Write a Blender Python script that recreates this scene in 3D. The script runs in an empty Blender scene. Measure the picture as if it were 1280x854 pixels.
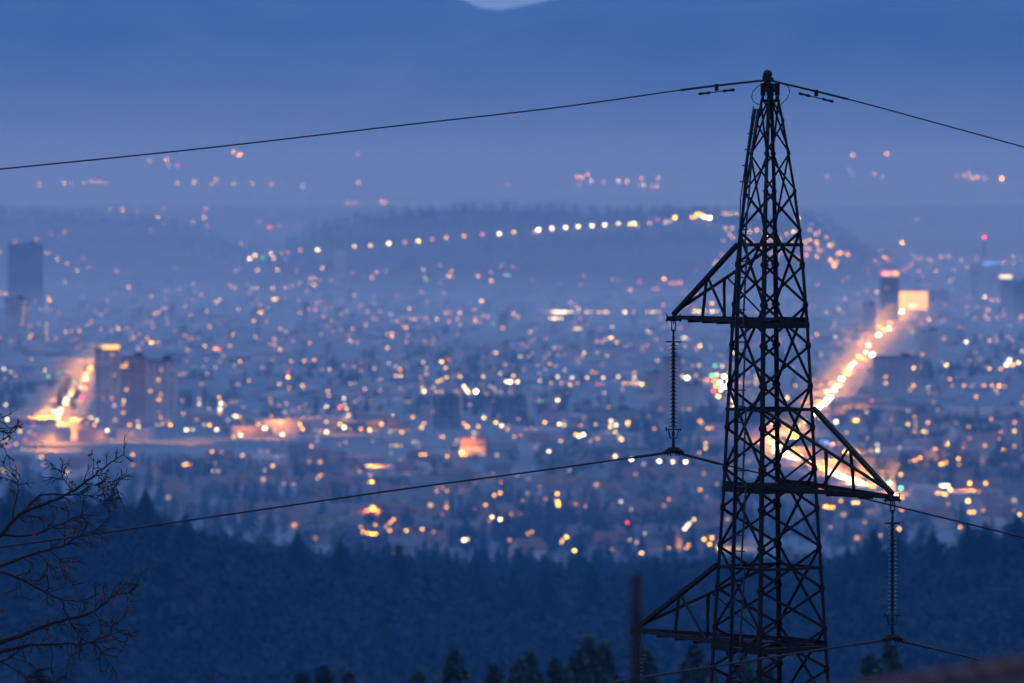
import bpy, math, random
import numpy as np
from mathutils import Vector, Matrix

# ------------------------------------------------------------------ camera, world, exposure
SC = bpy.context.scene
COL = SC.collection
F = 7111.0                     # focal length in pixels of a 1280 px wide frame (200 mm lens)
PITCH = math.atan((427 - 262) / F)
cam_d = bpy.data.cameras.new('camera')
cam = bpy.data.objects.new('camera', cam_d)
COL.objects.link(cam)
cam.location = (0, 0, 0)
cam.rotation_euler = (math.pi / 2 - PITCH, 0, 0)
cam_d.sensor_width = 36
cam_d.lens = F * 36 / 1280
cam_d.clip_start = 0.5
cam_d.clip_end = 90000
cam_d.dof.use_dof = True
cam_d.dof.focus_distance = 101.0
cam_d.dof.aperture_fstop = 2.0
SC.camera = cam

w = bpy.data.worlds.new('World')
SC.world = w
w.use_nodes = True
nt = w.node_tree
bg = nt.nodes['Background']
sky = nt.nodes.new('ShaderNodeTexSky')
sky.sky_type = 'NISHITA'
sky.sun_disc = False
sky.sun_elevation = math.radians(2.0)
sky.sun_rotation = math.radians(200)
tint = nt.nodes.new('ShaderNodeMix'); tint.data_type = 'RGBA'; tint.blend_type = 'MULTIPLY'
tint.inputs[0].default_value = 1.0
nt.links.new(sky.outputs[0], tint.inputs[6])
tint.inputs[7].default_value = (0.62, 1.08, 2.5, 1)
dusk = nt.nodes.new('ShaderNodeMix'); dusk.data_type = 'RGBA'
dusk.inputs[0].default_value = 0.96
nt.links.new(tint.outputs[2], dusk.inputs[6])
dusk.inputs[7].default_value = (0.60, 0.86, 1.86, 1)
tcw = nt.nodes.new('ShaderNodeTexCoord'); sep = nt.nodes.new('ShaderNodeSeparateXYZ'); rmp = nt.nodes.new('ShaderNodeValToRGB')
nt.links.new(tcw.outputs['Generated'], sep.inputs[0]); nt.links.new(sep.outputs['Z'], rmp.inputs[0])
rmp.color_ramp.elements[0].position = 0.0; rmp.color_ramp.elements[0].color = (0.34, 0.50, 0.68, 1)
rmp.color_ramp.elements[1].position = 0.30; rmp.color_ramp.elements[1].color = (1, 1, 1, 1)
grd = nt.nodes.new('ShaderNodeMix'); grd.data_type = 'RGBA'; grd.blend_type = 'MULTIPLY'; grd.inputs[0].default_value = 1.0
nt.links.new(dusk.outputs[2], grd.inputs[6]); nt.links.new(rmp.outputs[0], grd.inputs[7])
nt.links.new(grd.outputs[2], bg.inputs[0])
bg.inputs[1].default_value = 0.15
SC.view_settings.view_transform = 'Standard'
SC.view_settings.look = 'None'
EXPO = 1.97
SC.view_settings.exposure = EXPO
EK = 2 ** -EXPO
SC.view_settings.gamma = 1.0
SC.render.engine = 'CYCLES'
cy = SC.cycles
cy.use_denoising = True
cy.max_bounces = 3
cy.diffuse_bounces = 1
cy.glossy_bounces = 1
cy.transmission_bounces = 1
cy.volume_bounces = 1
cy.sample_clamp_indirect = 0.6
cy.use_adaptive_sampling = False
cy.caustics_reflective = False
cy.caustics_refractive = False
cy.blur_glossy = 1.0

R = random.Random(7)
NR = np.random.default_rng(7)

# ------------------------------------------------------------------ materials
def mat(name, col, rough=0.8, metal=0.0, noise=0.0, scale=1.0, col2=None):
    m = bpy.data.materials.new(name); m.use_nodes = True
    n = m.node_tree; b = n.nodes['Principled BSDF']
    b.inputs['Base Color'].default_value = (*col, 1)
    b.inputs['Roughness'].default_value = rough
    b.inputs['Metallic'].default_value = metal
    if noise:
        tc = n.nodes.new('ShaderNodeTexCoord')
        t = n.nodes.new('ShaderNodeTexNoise'); t.inputs['Scale'].default_value = scale; t.inputs['Detail'].default_value = 5
        n.links.new(tc.outputs['Object'], t.inputs['Vector'])
        r = n.nodes.new('ShaderNodeValToRGB')
        c2 = col2 or tuple(c * (1 - noise) for c in col)
        r.color_ramp.elements[0].color = (*c2, 1); r.color_ramp.elements[0].position = 0.36
        r.color_ramp.elements[1].color = (*[min(1, c * (1 + noise * 0.4)) for c in col], 1); r.color_ramp.elements[1].position = 0.64
        n.links.new(t.outputs[0], r.inputs[0]); n.links.new(r.outputs[0], b.inputs['Base Color'])
    return m

def emis(name, col, s):
    m = bpy.data.materials.new(name); m.use_nodes = True
    n = m.node_tree; b = n.nodes['Principled BSDF']
    b.inputs['Base Color'].default_value = (0.5, 0.5, 0.5, 1)
    b.inputs['Emission Color'].default_value = (*col, 1)
    b.inputs['Emission Strength'].default_value = s
    m.cycles.emission_sampling = 'NONE'
    return m

def vol(name, col, dens):
    m = bpy.data.materials.new(name); m.use_nodes = True
    n = m.node_tree; n.nodes.clear()
    o = n.nodes.new('ShaderNodeOutputMaterial'); v = n.nodes.new('ShaderNodeVolumePrincipled')
    v.inputs['Color'].default_value = (*col, 1)
    v.inputs['Absorption Color'].default_value = (1, 1, 1, 1)
    v.inputs['Density'].default_value = dens
    v.inputs['Density Attribute'].default_value = ''
    v.inputs['Anisotropy'].default_value = 0.0
    n.links.new(v.outputs[0], o.inputs['Volume'])
    return m

M = {}
M['steel'] = mat('steel', (0.007, 0.008, 0.010), 0.8, 0.0, 0.5, 6.0)
M['steel'].node_tree.nodes['Principled BSDF'].inputs['Specular IOR Level'].default_value = 0.25
M['steel_blue'] = mat('steel_blue', (0.025, 0.035, 0.055), 0.45, 0.5, 0.4, 5.0)
M['wire'] = mat('wire', (0.02, 0.022, 0.026), 0.6, 0.3)
M['glass_ins'] = mat('glass_ins', (0.02, 0.025, 0.03), 0.15, 0.0)
M['iron'] = mat('iron', (0.010, 0.010, 0.012), 0.6, 0.5)
M['rust'] = mat('rust', (0.08, 0.035, 0.03), 0.8, 0.2, 0.4, 9.0)
M['bark'] = mat('bark', (0.014, 0.011, 0.012), 0.95, 0, 0.5, 12.0)
M['leaf'] = mat('leaf', (0.30, 0.05, 0.015), 0.85, 0, 0.4, 5.0)
M['ground'] = mat('ground', (0.055, 0.065, 0.05), 1.0, 0, 0.5, 0.004, (0.03, 0.035, 0.03))
n_ = M['ground'].node_tree; b_ = n_.nodes['Principled BSDF']; src = b_.inputs['Base Color'].links[0].from_socket
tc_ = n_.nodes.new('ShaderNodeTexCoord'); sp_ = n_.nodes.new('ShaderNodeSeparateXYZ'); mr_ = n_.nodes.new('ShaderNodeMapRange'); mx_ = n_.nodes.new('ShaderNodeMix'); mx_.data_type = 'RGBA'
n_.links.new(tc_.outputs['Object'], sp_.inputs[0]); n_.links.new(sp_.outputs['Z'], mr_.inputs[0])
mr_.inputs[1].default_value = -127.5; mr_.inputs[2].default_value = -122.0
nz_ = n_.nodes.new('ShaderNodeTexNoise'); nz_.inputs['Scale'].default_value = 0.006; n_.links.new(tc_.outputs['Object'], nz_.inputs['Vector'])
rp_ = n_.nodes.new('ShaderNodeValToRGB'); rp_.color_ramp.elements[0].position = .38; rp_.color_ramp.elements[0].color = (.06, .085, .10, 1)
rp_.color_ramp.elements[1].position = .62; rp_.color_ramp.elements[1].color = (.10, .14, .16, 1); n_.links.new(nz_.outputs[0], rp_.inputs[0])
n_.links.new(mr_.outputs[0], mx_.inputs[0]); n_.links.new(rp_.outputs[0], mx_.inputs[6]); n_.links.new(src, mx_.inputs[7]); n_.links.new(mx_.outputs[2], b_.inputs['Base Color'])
M['needle'] = mat('needle', (0.007, 0.016, 0.015), 1.0, 0, 0.4, 0.03)
M['twig'] = mat('twig', (0.009, 0.016, 0.018), 1.0, 0, 0.15, 0.02, (0.008, 0.015, 0.017))
M['fir'] = mat('fir', (0.035, 0.085, 0.085), 1.0, 0, 0.4, 0.3)
M['asphalt'] = mat('asphalt', (0.17, 0.165, 0.16), 0.9, 0, 0.3, 0.02)
M['roof_tile'] = mat('roof_tile', (0.04, 0.018, 0.018), 0.85, 0, 0.4, 3.0)
M['ridge_tile'] = mat('ridge_tile', (0.065, 0.022, 0.022), 0.8, 0, 0.4, 3.0)
M['plaster'] = mat('plaster', (0.35, 0.33, 0.3), 0.9, 0, 0.2, 2.0)
M['wood'] = mat('wood', (0.012, 0.009, 0.009), 0.9, 0, 0.4, 8.0)
WALLS = [mat('facade_%d' % i, c, 0.9, 0, 0.25, 0.08) for i, c in enumerate([
    (0.40, 0.28, 0.24), (0.22, 0.20, 0.19), (0.12, 0.12, 0.13), (0.50, 0.42, 0.38), (0.07, 0.075, 0.085), (0.34, 0.30, 0.30), (0.30, 0.20, 0.17)])]  # warm tones put the pinkish cast of the town lights into the walls
ROOFS = [mat('roofing_%d' % i, c, 0.9, 0, 0.3, 0.08) for i, c in enumerate([(0.07, 0.065, 0.07), (0.16, 0.08, 0.06), (0.12, 0.12, 0.12), (0.05, 0.05, 0.055)])]
M['pane'] = mat('pane', (0.16, 0.17, 0.19), 0.4)
M['paint_white'] = mat('paint_white', (0.7, 0.7, 0.7), 0.5)

# ------------------------------------------------------------------ mesh helpers
def tag(o, label=None, cat=None, group=None, kind=None):
    if label: o['label'] = label
    if cat: o['category'] = cat
    if group: o['group'] = group
    if kind: o['kind'] = kind
    return o

def empty(name, loc=(0, 0, 0), rz=0.0):
    o = bpy.data.objects.new(name, None); COL.objects.link(o)
    o.location = loc; o.rotation_euler = (0, 0, rz); o.empty_display_size = 0.1
    return o

class MB:
    def __init__(s): s.v = []; s.f = []; s.m = []
    def add(s, vs, fs, mi=0):
        b = len(s.v); s.v.extend([tuple(v) for v in vs]); s.f.extend([tuple(i + b for i in f) for f in fs]); s.m.extend([mi] * len(fs))
    def box(s, c, size, mi=0, rz=0.0):
        hx, hy, hz = [k / 2 for k in size]; ca, sa = math.cos(rz), math.sin(rz); vs = []
        for z in (-hz, hz):
            for x, y in ((-hx, -hy), (hx, -hy), (hx, hy), (-hx, hy)):
                vs.append((c[0] + x * ca - y * sa, c[1] + x * sa + y * ca, c[2] + z))
        s.add(vs, [(3, 2, 1, 0), (4, 5, 6, 7), (0, 1, 5, 4), (1, 2, 6, 5), (2, 3, 7, 6), (3, 0, 4, 7)], mi)
    def prism(s, p0, p1, prof, u, v, mi=0):
        p0 = Vector(p0); p1 = Vector(p1); n = len(prof)
        vs = [p0 + u * a + v * b for a, b in prof] + [p1 + u * a + v * b for a, b in prof]
        fs = [(i, (i + 1) % n, n + (i + 1) % n, n + i) for i in range(n)]
        fs += [tuple(range(n - 1, -1, -1)), tuple(range(n, 2 * n))]
        s.add(vs, fs, mi)
    def angle(s, p0, p1, u, v, w_, t=0.009, mi=0):
        """L-section bar whose two flanges run along u and v."""
        d = (Vector(p1) - Vector(p0)).normalized()
        u = (Vector(u) - d * Vector(u).dot(d)).normalized()
        v = (Vector(v) - d * Vector(v).dot(d) - u * Vector(v).dot(u)).normalized()
        s.prism(p0, p1, [(0, 0), (w_, 0), (w_, t), (t, t), (t, w_), (0, w_)], u, v, mi)
    def bar(s, p0, p1, wd, th, up=(0, 0, 1), mi=0):
        d = (Vector(p1) - Vector(p0)).normalized(); up = Vector(up)
        if abs(d.dot(up)) > 0.98: up = Vector((1, 0, 0))
        a = d.cross(up).normalized(); b = a.cross(d).normalized()
        s.prism(p0, p1, [(-wd / 2, -th / 2), (wd / 2, -th / 2), (wd / 2, th / 2), (-wd / 2, th / 2)], a, b, mi)
    def tube(s, pts, rad, n=8, mi=0, cap=True):
        pts = [Vector(p) for p in pts]; m = len(pts)
        if not isinstance(rad, (list, tuple)): rad = [rad] * m
        base = len(s.v); ref = Vector((0, 0, 1))
        for i, p in enumerate(pts):
            d = (pts[min(i + 1, m - 1)] - pts[max(i - 1, 0)])
            d = d.normalized() if d.length > 1e-9 else Vector((0, 0, 1))
            r0 = ref if abs(d.dot(ref)) < 0.95 else Vector((1, 0, 0))
            a = d.cross(r0).normalized(); b = d.cross(a)
            for k in range(n):
                t = 2 * math.pi * k / n
                s.v.append(tuple(p + (a * math.cos(t) + b * math.sin(t)) * rad[i]))
        for i in range(m - 1):
            for k in range(n):
                s.f.append((base + i * n + k, base + i * n + (k + 1) % n, base + (i + 1) * n + (k + 1) % n, base + (i + 1) * n + k)); s.m.append(mi)
        if cap:
            s.f.append(tuple(base + k for k in range(n))[::-1]); s.m.append(mi)
            s.f.append(tuple(base + (m - 1) * n + k for k in range(n))); s.m.append(mi)
    def lathe(s, c, prof, n=16, mi=0):
        c = Vector(c); base = len(s.v); m = len(prof)
        for r, z in prof:
            for k in range(n):
                t = 2 * math.pi * k / n
                s.v.append((c.x + r * math.cos(t), c.y + r * math.sin(t), c.z + z))
        for i in range(m - 1):
            for k in range(n):
                s.f.append((base + i * n + k, base + i * n + (k + 1) % n, base + (i + 1) * n + (k + 1) % n, base + (i + 1) * n + k)); s.m.append(mi)
    def ball(s, c, r, mi=0, nz=5, n=8, sz=1.0):
        prof = [(max(1e-4, r * math.sin(math.pi * i / nz)), -r * sz * math.cos(math.pi * i / nz)) for i in range(nz + 1)]
        s.lathe(c, prof, n, mi)
    def mesh(s, name, mats, smooth=False):
        me = bpy.data.meshes.new(name); me.from_pydata(s.v, [], s.f)
        for m_ in mats: me.materials.append(m_)
        if len(mats) > 1: me.polygons.foreach_set('material_index', s.m)
        if smooth: me.polygons.foreach_set('use_smooth', [True] * len(me.polygons))
        me.update(); return me
    def build(s, name, mats, parent=None, smooth=False, loc=None):
        if not isinstance(mats, (list, tuple)): mats = [mats]
        o = bpy.data.objects.new(name, s.mesh(name, mats, smooth)); COL.objects.link(o)
        if parent: o.parent = parent
        if loc is not None: o.location = loc
        return o

def np_mesh(name, V, Fc, mats, mi=None):
    me = bpy.data.meshes.new(name)
    k = Fc.shape[1]
    me.vertices.add(len(V)); me.vertices.foreach_set('co', V.astype(np.float32).ravel())
    me.loops.add(Fc.size); me.loops.foreach_set('vertex_index', Fc.astype(np.int32).ravel())
    me.polygons.add(len(Fc)); me.polygons.foreach_set('loop_start', (np.arange(len(Fc)) * k).astype(np.int32))
    for m_ in mats: me.materials.append(m_)
    if mi is not None: me.polygons.foreach_set('material_index', mi.astype(np.int32))
    me.update(calc_edges=True); me.validate()
    return me

# ------------------------------------------------------------------ where things stand
SP, CP = math.sin(PITCH), math.cos(PITCH)
def ray(px, py):
    u = (px - 640) / F; v = (427 - py) / F
    return Vector((u, CP + SP * v, -SP + CP * v))
def at(px, py, Y):
    d = ray(px, py); return d * (Y / d.y)

RIDGE_PX = [-1500, -200, 0, 100, 180, 230, 300, 350, 400, 480, 560, 640, 720, 800, 880, 950, 1040, 1130, 1180, 1240, 1280, 1500, 2600]
RIDGE_PY = [555, 570, 590, 596, 606, 640, 656, 668, 684, 692, 702, 714, 724, 714, 700, 694, 688, 672, 674, 656, 646, 634, 624]
HILLS = [  # crest distance, half thickness, [(px, py crest)]
    (10600, 900, [(-900, 275), (-300, 270), (0, 266), (40, 268), (90, 273), (160, 279), (220, 288), (260, 299), (300, 314), (340, 331), (380, 350), (420, 372)]),
    (9500, 900, [(290, 366), (330, 340), (365, 312), (400, 293), (450, 278), (500, 270), (560, 262), (640, 262), (700, 267), (760, 268), (830, 268), (900, 272), (940, 279), (1000, 292), (1060, 315), (1120, 345)]),
    (9900, 700, [(790, 385), (850, 345), (890, 316), (930, 293), (970, 279), (1005, 275), (1030, 282), (1052, 295), (1080, 312), (1110, 330), (1150, 352), (1190, 376)]),
]
def vnoise(x, y, s, seed=0):
    """cheap smooth value noise on numpy arrays"""
    x = np.asarray(x) / s; y = np.asarray(y) / s
    xi = np.floor(x); yi = np.floor(y); fx = x - xi; fy = y - yi
    fx = fx * fx * (3 - 2 * fx); fy = fy * fy * (3 - 2 * fy)
    def h(a, b):
        t = np.sin(a * 127.1 + b * 311.7 + seed * 74.7) * 43758.5453
        return t - np.floor(t)
    return (h(xi, yi) * (1 - fx) + h(xi + 1, yi) * fx) * (1 - fy) + (h(xi, yi + 1) * (1 - fx) + h(xi + 1, yi + 1) * fx) * fy

ZD = [0, 101, 300, 600, 900, 1050, 1900, 12000, 12600, 13200, 14200, 15500, 17000, 30000, 60000]
ZZ = [-1.7, -13.8, -38, -85, -124, -128, -130, -128, -80, -15, 122, 360, 560, 600, 0]
MT_PX = [-3000, -300, 0, 200, 420, 520, 560, 580, 602, 626, 650, 680, 715, 760, 820, 1000, 1280, 2000, 4000]
MT_PY = [-30, -60, -75, -60, -34, -16, -5, 1, 11, 13, 9, 2, -7, -15, -25, -50, -80, -60, -30]
def height(x, y):
    x = np.asarray(x, float); y = np.asarray(y, float)
    d = np.hypot(x, y); z = np.interp(d, ZD, ZZ)
    px = np.where(y > 1, 640 + F * x / np.maximum(y, 1), np.where(x > 0, 9000.0, -9000.0))
    def elev(py): return (262 - np.asarray(py)) / F
    # wooded ridge in front of the town
    cr = elev(np.interp(px, RIDGE_PX, RIDGE_PY)) * 1400 - 16
    up = np.interp(d, [950, 1100, 1250, 1400, 1550, 1750, 1950], [0, .42, .80, 1, .8, .3, 0])
    z = z + up * (cr + 128 + 5 * (vnoise(x, y, 120) - .5))
    hm = np.zeros_like(z)
    for D, T, pts in HILLS:
        top = elev(np.interp(px, [p[0] for p in pts], [p[1] for p in pts])) * D
        inside = (px > pts[0][0]) & (px < pts[-1][0])
        t = np.clip(1 - np.abs(d - D) / T, 0, 1); t = t * t * (3 - 2 * t)
        hh = np.maximum(top + 129, 0) * t * inside
        hm = np.maximum(hm, hh + np.where(hh > 25, 12 * (vnoise(x, y, 28, 3) - .5) + 12 * (vnoise(x, y, 90, 5) - .5) + 10 * (vnoise(x, y, 300, 8) - .5), 0))
    z = z + hm
    # far range, with a dip where a strip of sky shows
    mt = elev(np.interp(px, MT_PX, MT_PY))
    k = np.clip((d - 14200) / 2800, 0, 1); k = k * k * (3 - 2 * k)
    far = mt * 17000
    z = np.where((d > 14200) & (d <= 17000), 122 * (1 - k) + far * k + 40 * k * (1 - k) * (vnoise(x, y, 900, 9) - .5) * 4, z)
    z = np.where(d > 17000, far * np.clip(1 - (d - 17000) / 7000, 0, 1), z)
    # nearer spur coming down from the right and one from the left
    s1 = elev(np.interp(px, [300, 500, 560, 620, 700, 800, 1000, 1600], [170, 100, 62, 40, 22, 12, 4, -20])) * 15200
    t = np.clip(1 - np.abs(d - 15200) / 1000, 0, 1); t = t * t * (3 - 2 * t)
    z = np.where(t > 0, np.maximum(z, z * (1 - t) + s1 * t), z)
    z = z + np.where(d > 12300, 16 * (vnoise(x, y, 500, 2) - .5) + 6 * (vnoise(x, y, 110, 6) - .5), 0)
    return z

TS = np.concatenate([np.linspace(20, 2500, 900), np.linspace(2503, 14000, 2300), np.linspace(14010, 30000, 900)])
def hit(px, py, h=0.0):
    """the point h metres above the ground that this direction reaches first"""
    d = ray(px, py); T = TS[TS > 1650]; P = np.outer(T, np.array(d))
    g = P[:, 2] - (height(P[:, 0], P[:, 1]) + h)
    b = np.where(g < 0)[0]
    if len(b) == 0: return None
    i = b[0]
    if i == 0: return Vector(P[0])
    a, c = g[i - 1], g[i]; t = T[i - 1] + (T[i] - T[i - 1]) * a / (a - c)
    return Vector(d) * t
def gz(x, y): return float(height(x, y))

# ------------------------------------------------------------------ ground sheet
def build_ground():
    ang = np.concatenate([np.arange(-180, -12, 4.0), np.arange(-12, -6.5, .3), np.arange(-6.5, 6.5, .035), np.arange(6.5, 12, .3), np.arange(12, 180, 4.0)])
    rad = np.concatenate([[0.5], np.linspace(6, 900, 60), np.linspace(915, 2000, 80), np.linspace(2050, 7000, 70), np.linspace(7060, 12200, 140),
                          np.linspace(12250, 17200, 110), np.linspace(17500, 26000, 16), np.linspace(28000, 60000, 10)])
    A, Rr = np.meshgrid(np.radians(ang), rad)
    X = Rr * np.sin(A); Y = Rr * np.cos(A); Z = height(X, Y)
    V = np.stack([X.ravel(), Y.ravel(), Z.ravel()], 1)
    nr, na = X.shape; I = np.arange(nr * na).reshape(nr, na)
    J = np.roll(I, -1, axis=1)
    q = np.stack([I[:-1].ravel(), I[1:].ravel(), J[1:].ravel(), J[:-1].ravel()], 1)
    me = np_mesh('ground', V, q, [M['ground']])
    me.polygons.foreach_set('use_smooth', [True] * len(me.polygons))
    o = bpy.data.objects.new('ground', me); COL.objects.link(o); tag(o, kind='structure')
build_ground()

# ------------------------------------------------------------------ haze
def vbox(name, x0, x1, y0, y1, z0, z1, m):
    b = MB(); b.box(((x0 + x1) / 2, (y0 + y1) / 2, (z0 + z1) / 2), (x1 - x0, y1 - y0, z1 - z0))
    o = b.build(name, m); tag(o, kind='stuff'); return o
HZ = vol('haze', (0.11, 0.47, 1.0), 0.08 / 1000)
vbox('haze', -62000, 62000, -62000, 62000, -160, 1250, HZ)
vbox('mist_bank', -4000, 4000, 1900, 9900, -145, -95, vol('valley_mist', (.72, .93, 1), 0.19 / 1000))
vbox('mist_bank', -1500, 1500, 135, 1890, -150, -50, vol('slope_mist', (.02, .45, 1), 0.125 / 1000))
for k_, (z1_, y0_, den_) in enumerate(((-88, 4300, .08), (-50, 5000, .035), (-20, 5600, .035), (10, 6200, .035), (45, 6800, .035), (85, 7400, .04), (130, 8000, .045), (180, 8600, .05), (240, 9200, .04), (310, 9800, .03), (390, 10400, .02))):
    vbox('mist_bank', -9000 - 60 * k_, 9000 + 60 * k_, y0_, 13600 + 230 * k_, -146 - k_, z1_, vol('mist', (1, .97, .86), den_ / 1000))

# ------------------------------------------------------------------ pylon
D0 = 101.0
C0 = at(962.5, 262, D0)
PXM = F / D0
def zt(py): return at(962.5, py, D0).z
HWP = [96, 108, 152, 192, 237.6, 304, 408, 510, 603, 707, 812, 1240]
HWV = [6.0, 8.0, 17.2, 24.4, 31.8, 40.3, 48.4, 54.0, 58.5, 65.2, 71.8, 98.5]
TH = math.radians(12.5)
LEGA = [math.radians(a) for a in (167.5, 77.5, 347.5, 257.5)]   # left, back, right, front
def legp(i, py):
    Rr = np.interp(py, HWP, HWV) / PXM / math.cos(TH)
    return Vector((C0.x + Rr * math.cos(LEGA[i]), D0 + Rr * math.sin(LEGA[i]), zt(py)))
GZT = gz(C0.x, D0)
base_py = 262 + (-GZT) * PXM
tower = empty('lattice_pylon', (C0.x, D0, GZT))
tag(tower, 'tall dark steel lattice pylon with three side arms and a climbing ladder', 'pylon')
def tpart(b, name, m, parent=None, smooth=False):
    """build a mesh given in world coordinates as a child of the pylon"""
    off = Vector((C0.x, D0, GZT))
    b.v = [tuple(Vector(v) - off) for v in b.v]
    return b.build(name, m, parent or tower, smooth)
AX = Vector((0, 0, 1))
for i in range(4):
    b = MB(); pys = [104, 152, 237.6, 304, 408, 510, 603, 707, 812, base_py]
    n1 = (legp((i + 1) % 4, 500) - legp(i, 500)).normalized(); n2 = (legp((i - 1) % 4, 500) - legp(i, 500)).normalized()
    for a, c in zip(pys[:-1], pys[1:]):
        b.angle(legp(i, a), legp(i, c), n1, n2, 0.048 if a < 230 else 0.054 if a < 300 else 0.063, 0.012)
    b.box(legp(i, base_py), (.5, .5, .35), rz=.78)
    leg = tpart(b, 'leg', M['steel'])
NW = [118, 152, 192, 239, 289, 331, 381, 432, 482, 534, 585, 635, 683, 735, 785, 835, 885, 950, 1020, 1095, 1175, 1232]
NN = [126, 192, 289, 381, 482, 585, 683, 785, 885, 1020, 1175]
def face_dir(i, j): return ((legp(i, 500) + legp(j, 500)) / 2 - Vector((C0.x, D0, zt(500)))).normalized()
def brace(i, j, pa, pb, wd, off):
    nrm = face_dir(i, j) * off
    p0 = legp(i, pa) + nrm; p1 = legp(j, pb) + nrm
    b = MB(); d = (p1 - p0).normalized(); u = d.cross(face_dir(i, j))
    b.angle(p0 - u * wd / 2, p1 - u * wd / 2, u, -face_dir(i, j), wd, 0.008)
    tpart(b, 'brace', M['steel'])
WIDE = [(3, 2), (0, 1)]; NARROW = [(0, 3), (1, 2)]
for (i, j) in WIDE:
    for a, c in zip(NW[:-1], NW[1:]):
        wd = .034 if a < 230 else .050; brace(i, j, a, c, wd, .012); brace(j, i, a, c, wd, -.012)
for (i, j) in NARROW:
    for a, c in zip(NN[:-1], NN[1:]):
        wd = .026 if a < 230 else .036; brace(i, j, a, c, wd, .010); brace(j, i, a, c, wd, -.010)
for py, wd in ((289, 0), (304, .06), (403, .10), (510, .05), (608, .10), (707, .05), (806, .10), (1020, .05)):
    if not wd: continue
    for i in range(4):
        j = (i + 1) % 4; b = MB(); p0, p1 = legp(i, py), legp(j, py)
        b.angle(p0 + face_dir(i, j) * .02, p1 + face_dir(i, j) * .02, -AX, -face_dir(i, j), wd, .012)
        tpart(b, 'ring_beam', M['steel'])
for py in NW[2:17]:
    for i in range(4):
        b = MB(); p = legp(i, py)
        for j in ((i + 1) % 4, (i - 1) % 4):
            dj = (legp(j, py) - p).normalized(); n = dj.cross(AX).normalized()
            k_ = .32 if py < 300 else .52; c = p + dj * .075 * k_
            vs = [c + dj * a * k_ + AX * z * k_ for a, z in ((-.105, -.05), (-.07, -.11), (.03, -.11), (.12, -.03), (.12, .03), (.03, .11), (-.07, .11), (-.105, .05))]
            k = len(vs); t = n * .006
            b.add([v - t for v in vs] + [v + t for v in vs], [tuple(range(k))[::-1], tuple(range(k, 2 * k))] + [(q, (q + 1) % k, k + (q + 1) % k, k + q) for q in range(k)])
            for q in ((.04, .05), (.04, -.05), (-.03, .07), (-.03, -.07)):
                pp = c + dj * q[0] * k_ + AX * q[1] * k_; b.tube([pp - n * .022, pp + n * .022], .009, 6)
        tpart(b, 'gusset_plate', M['steel'])

def arm(face, opp, py_top, py_bot, py_mid, tip, label):
    """one triangular side arm: two bottom chords, two raking top chords, posts and diagonals"""
    A = bpy.data.objects.new('crossarm', None); COL.objects.link(A); A.parent = tower; A['label'] = label
    i, j = face
    def sub(name, fn):
        b = MB(); fn(b); tpart(b, name, M['steel'], A)
    tb = tip + AX * 0.0
    for n_, k in enumerate(face):
        o = opp[n_]
        pt, pb = legp(k, py_top), legp(k, py_bot)
        ob = legp(o, py_bot)
        side = (legp(face[1 - n_], py_bot) - pb).normalized()
        sub('top_chord', lambda b: b.bar(pt, tip + AX * .10 + side * .02, (.075, .048)[n_], (.07, .045)[n_]))
        def bottom(b):
            b.angle(tb - side * .04, pb, AX, side, .07, .012)
            b.angle(pb, ob, AX, side, .09, .012)
        sub('bottom_chord', bottom)
        # posts and diagonals of this side
        tt = tip + AX * .08
        def onT(f): return tt.lerp(pt, f)
        def onB(f): return tb.lerp(pb, f) + AX * .02
        sub('post', lambda b: b.angle(onT(.52), onB(.50), side, (tip - pb).normalized(), .042, .007))
        sub('diagonal', lambda b: b.angle(onT(.54), onB(.93), side, (tip - pb).normalized(), .036, .007))
    # heavier inner post between the chords of the far side, its brace and the cross pieces
    pm = legp(face[1], py_mid)
    def onT1(f): return (tip + AX * .08).lerp(legp(face[1], py_top), f)
    def onB1(f): return tb.lerp(legp(face[1], py_bot), f)
    sub('post', lambda b: b.bar(onT1(.50), onB1(.50), .06, .05))
    for f in (.25, .5, .75):
        p0 = tb.lerp(legp(i, py_bot), f); p1 = tb.lerp(legp(j, py_bot), f)
        sub('cross_piece', lambda b: b.angle(p0, p1, -AX, (p0 - tip).normalized(), .05, .008))
    for f0, f1 in ((.25, .5), (.5, .75), (.75, 1.0)):
        p0 = tb.lerp(legp(i, py_bot), f0); p1 = tb.lerp(legp(j, py_bot), f1)
        sub('cross_piece', lambda b: b.angle(p0, p1, -AX, (p0 - p1).cross(AX), .04, .007))
    def tp(b):
        b.box(tip + Vector((0, 0, .02)), (.17, .17, .07), rz=math.radians(32))
        b.bar(tip + Vector((-.15, 0, -.02)), tip + Vector((.15, 0, -.02)), .05, .03)
        for dx in (-.12, .12): b.tube([tip + Vector((dx, 0, -.06)), tip + Vector((dx, 0, .10))], .012, 6)
        b.bar(tip + Vector((0, 0, -.10)), tip + Vector((0, 0, .15)), .05, .02)
    sub('tip_plate', tp)
AL = Vector((math.cos(math.radians(122.5)), math.sin(math.radians(122.5)), 0))
def tipat(L, sgn, py):
    p = Vector((C0.x, D0, 0)) + AL * (L * sgn); q = p.y / ray(0, py).y
    return Vector((p.x, p.y, ray(0, py).z * q))
TIP1 = tipat(3.05, 1, 399); TIP2 = tipat(3.675, -1, 624); TIP3 = tipat(4.20, 1, 790)
arm((0, 1), (3, 2), 306, 403, 345, TIP1, 'upper side arm reaching left')
arm((2, 3), (1, 0), 510, 608, 550, TIP2, 'middle side arm reaching right')
arm((0, 1), (3, 2), 707, 806, 750, TIP3, 'lowest side arm reaching left')
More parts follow.
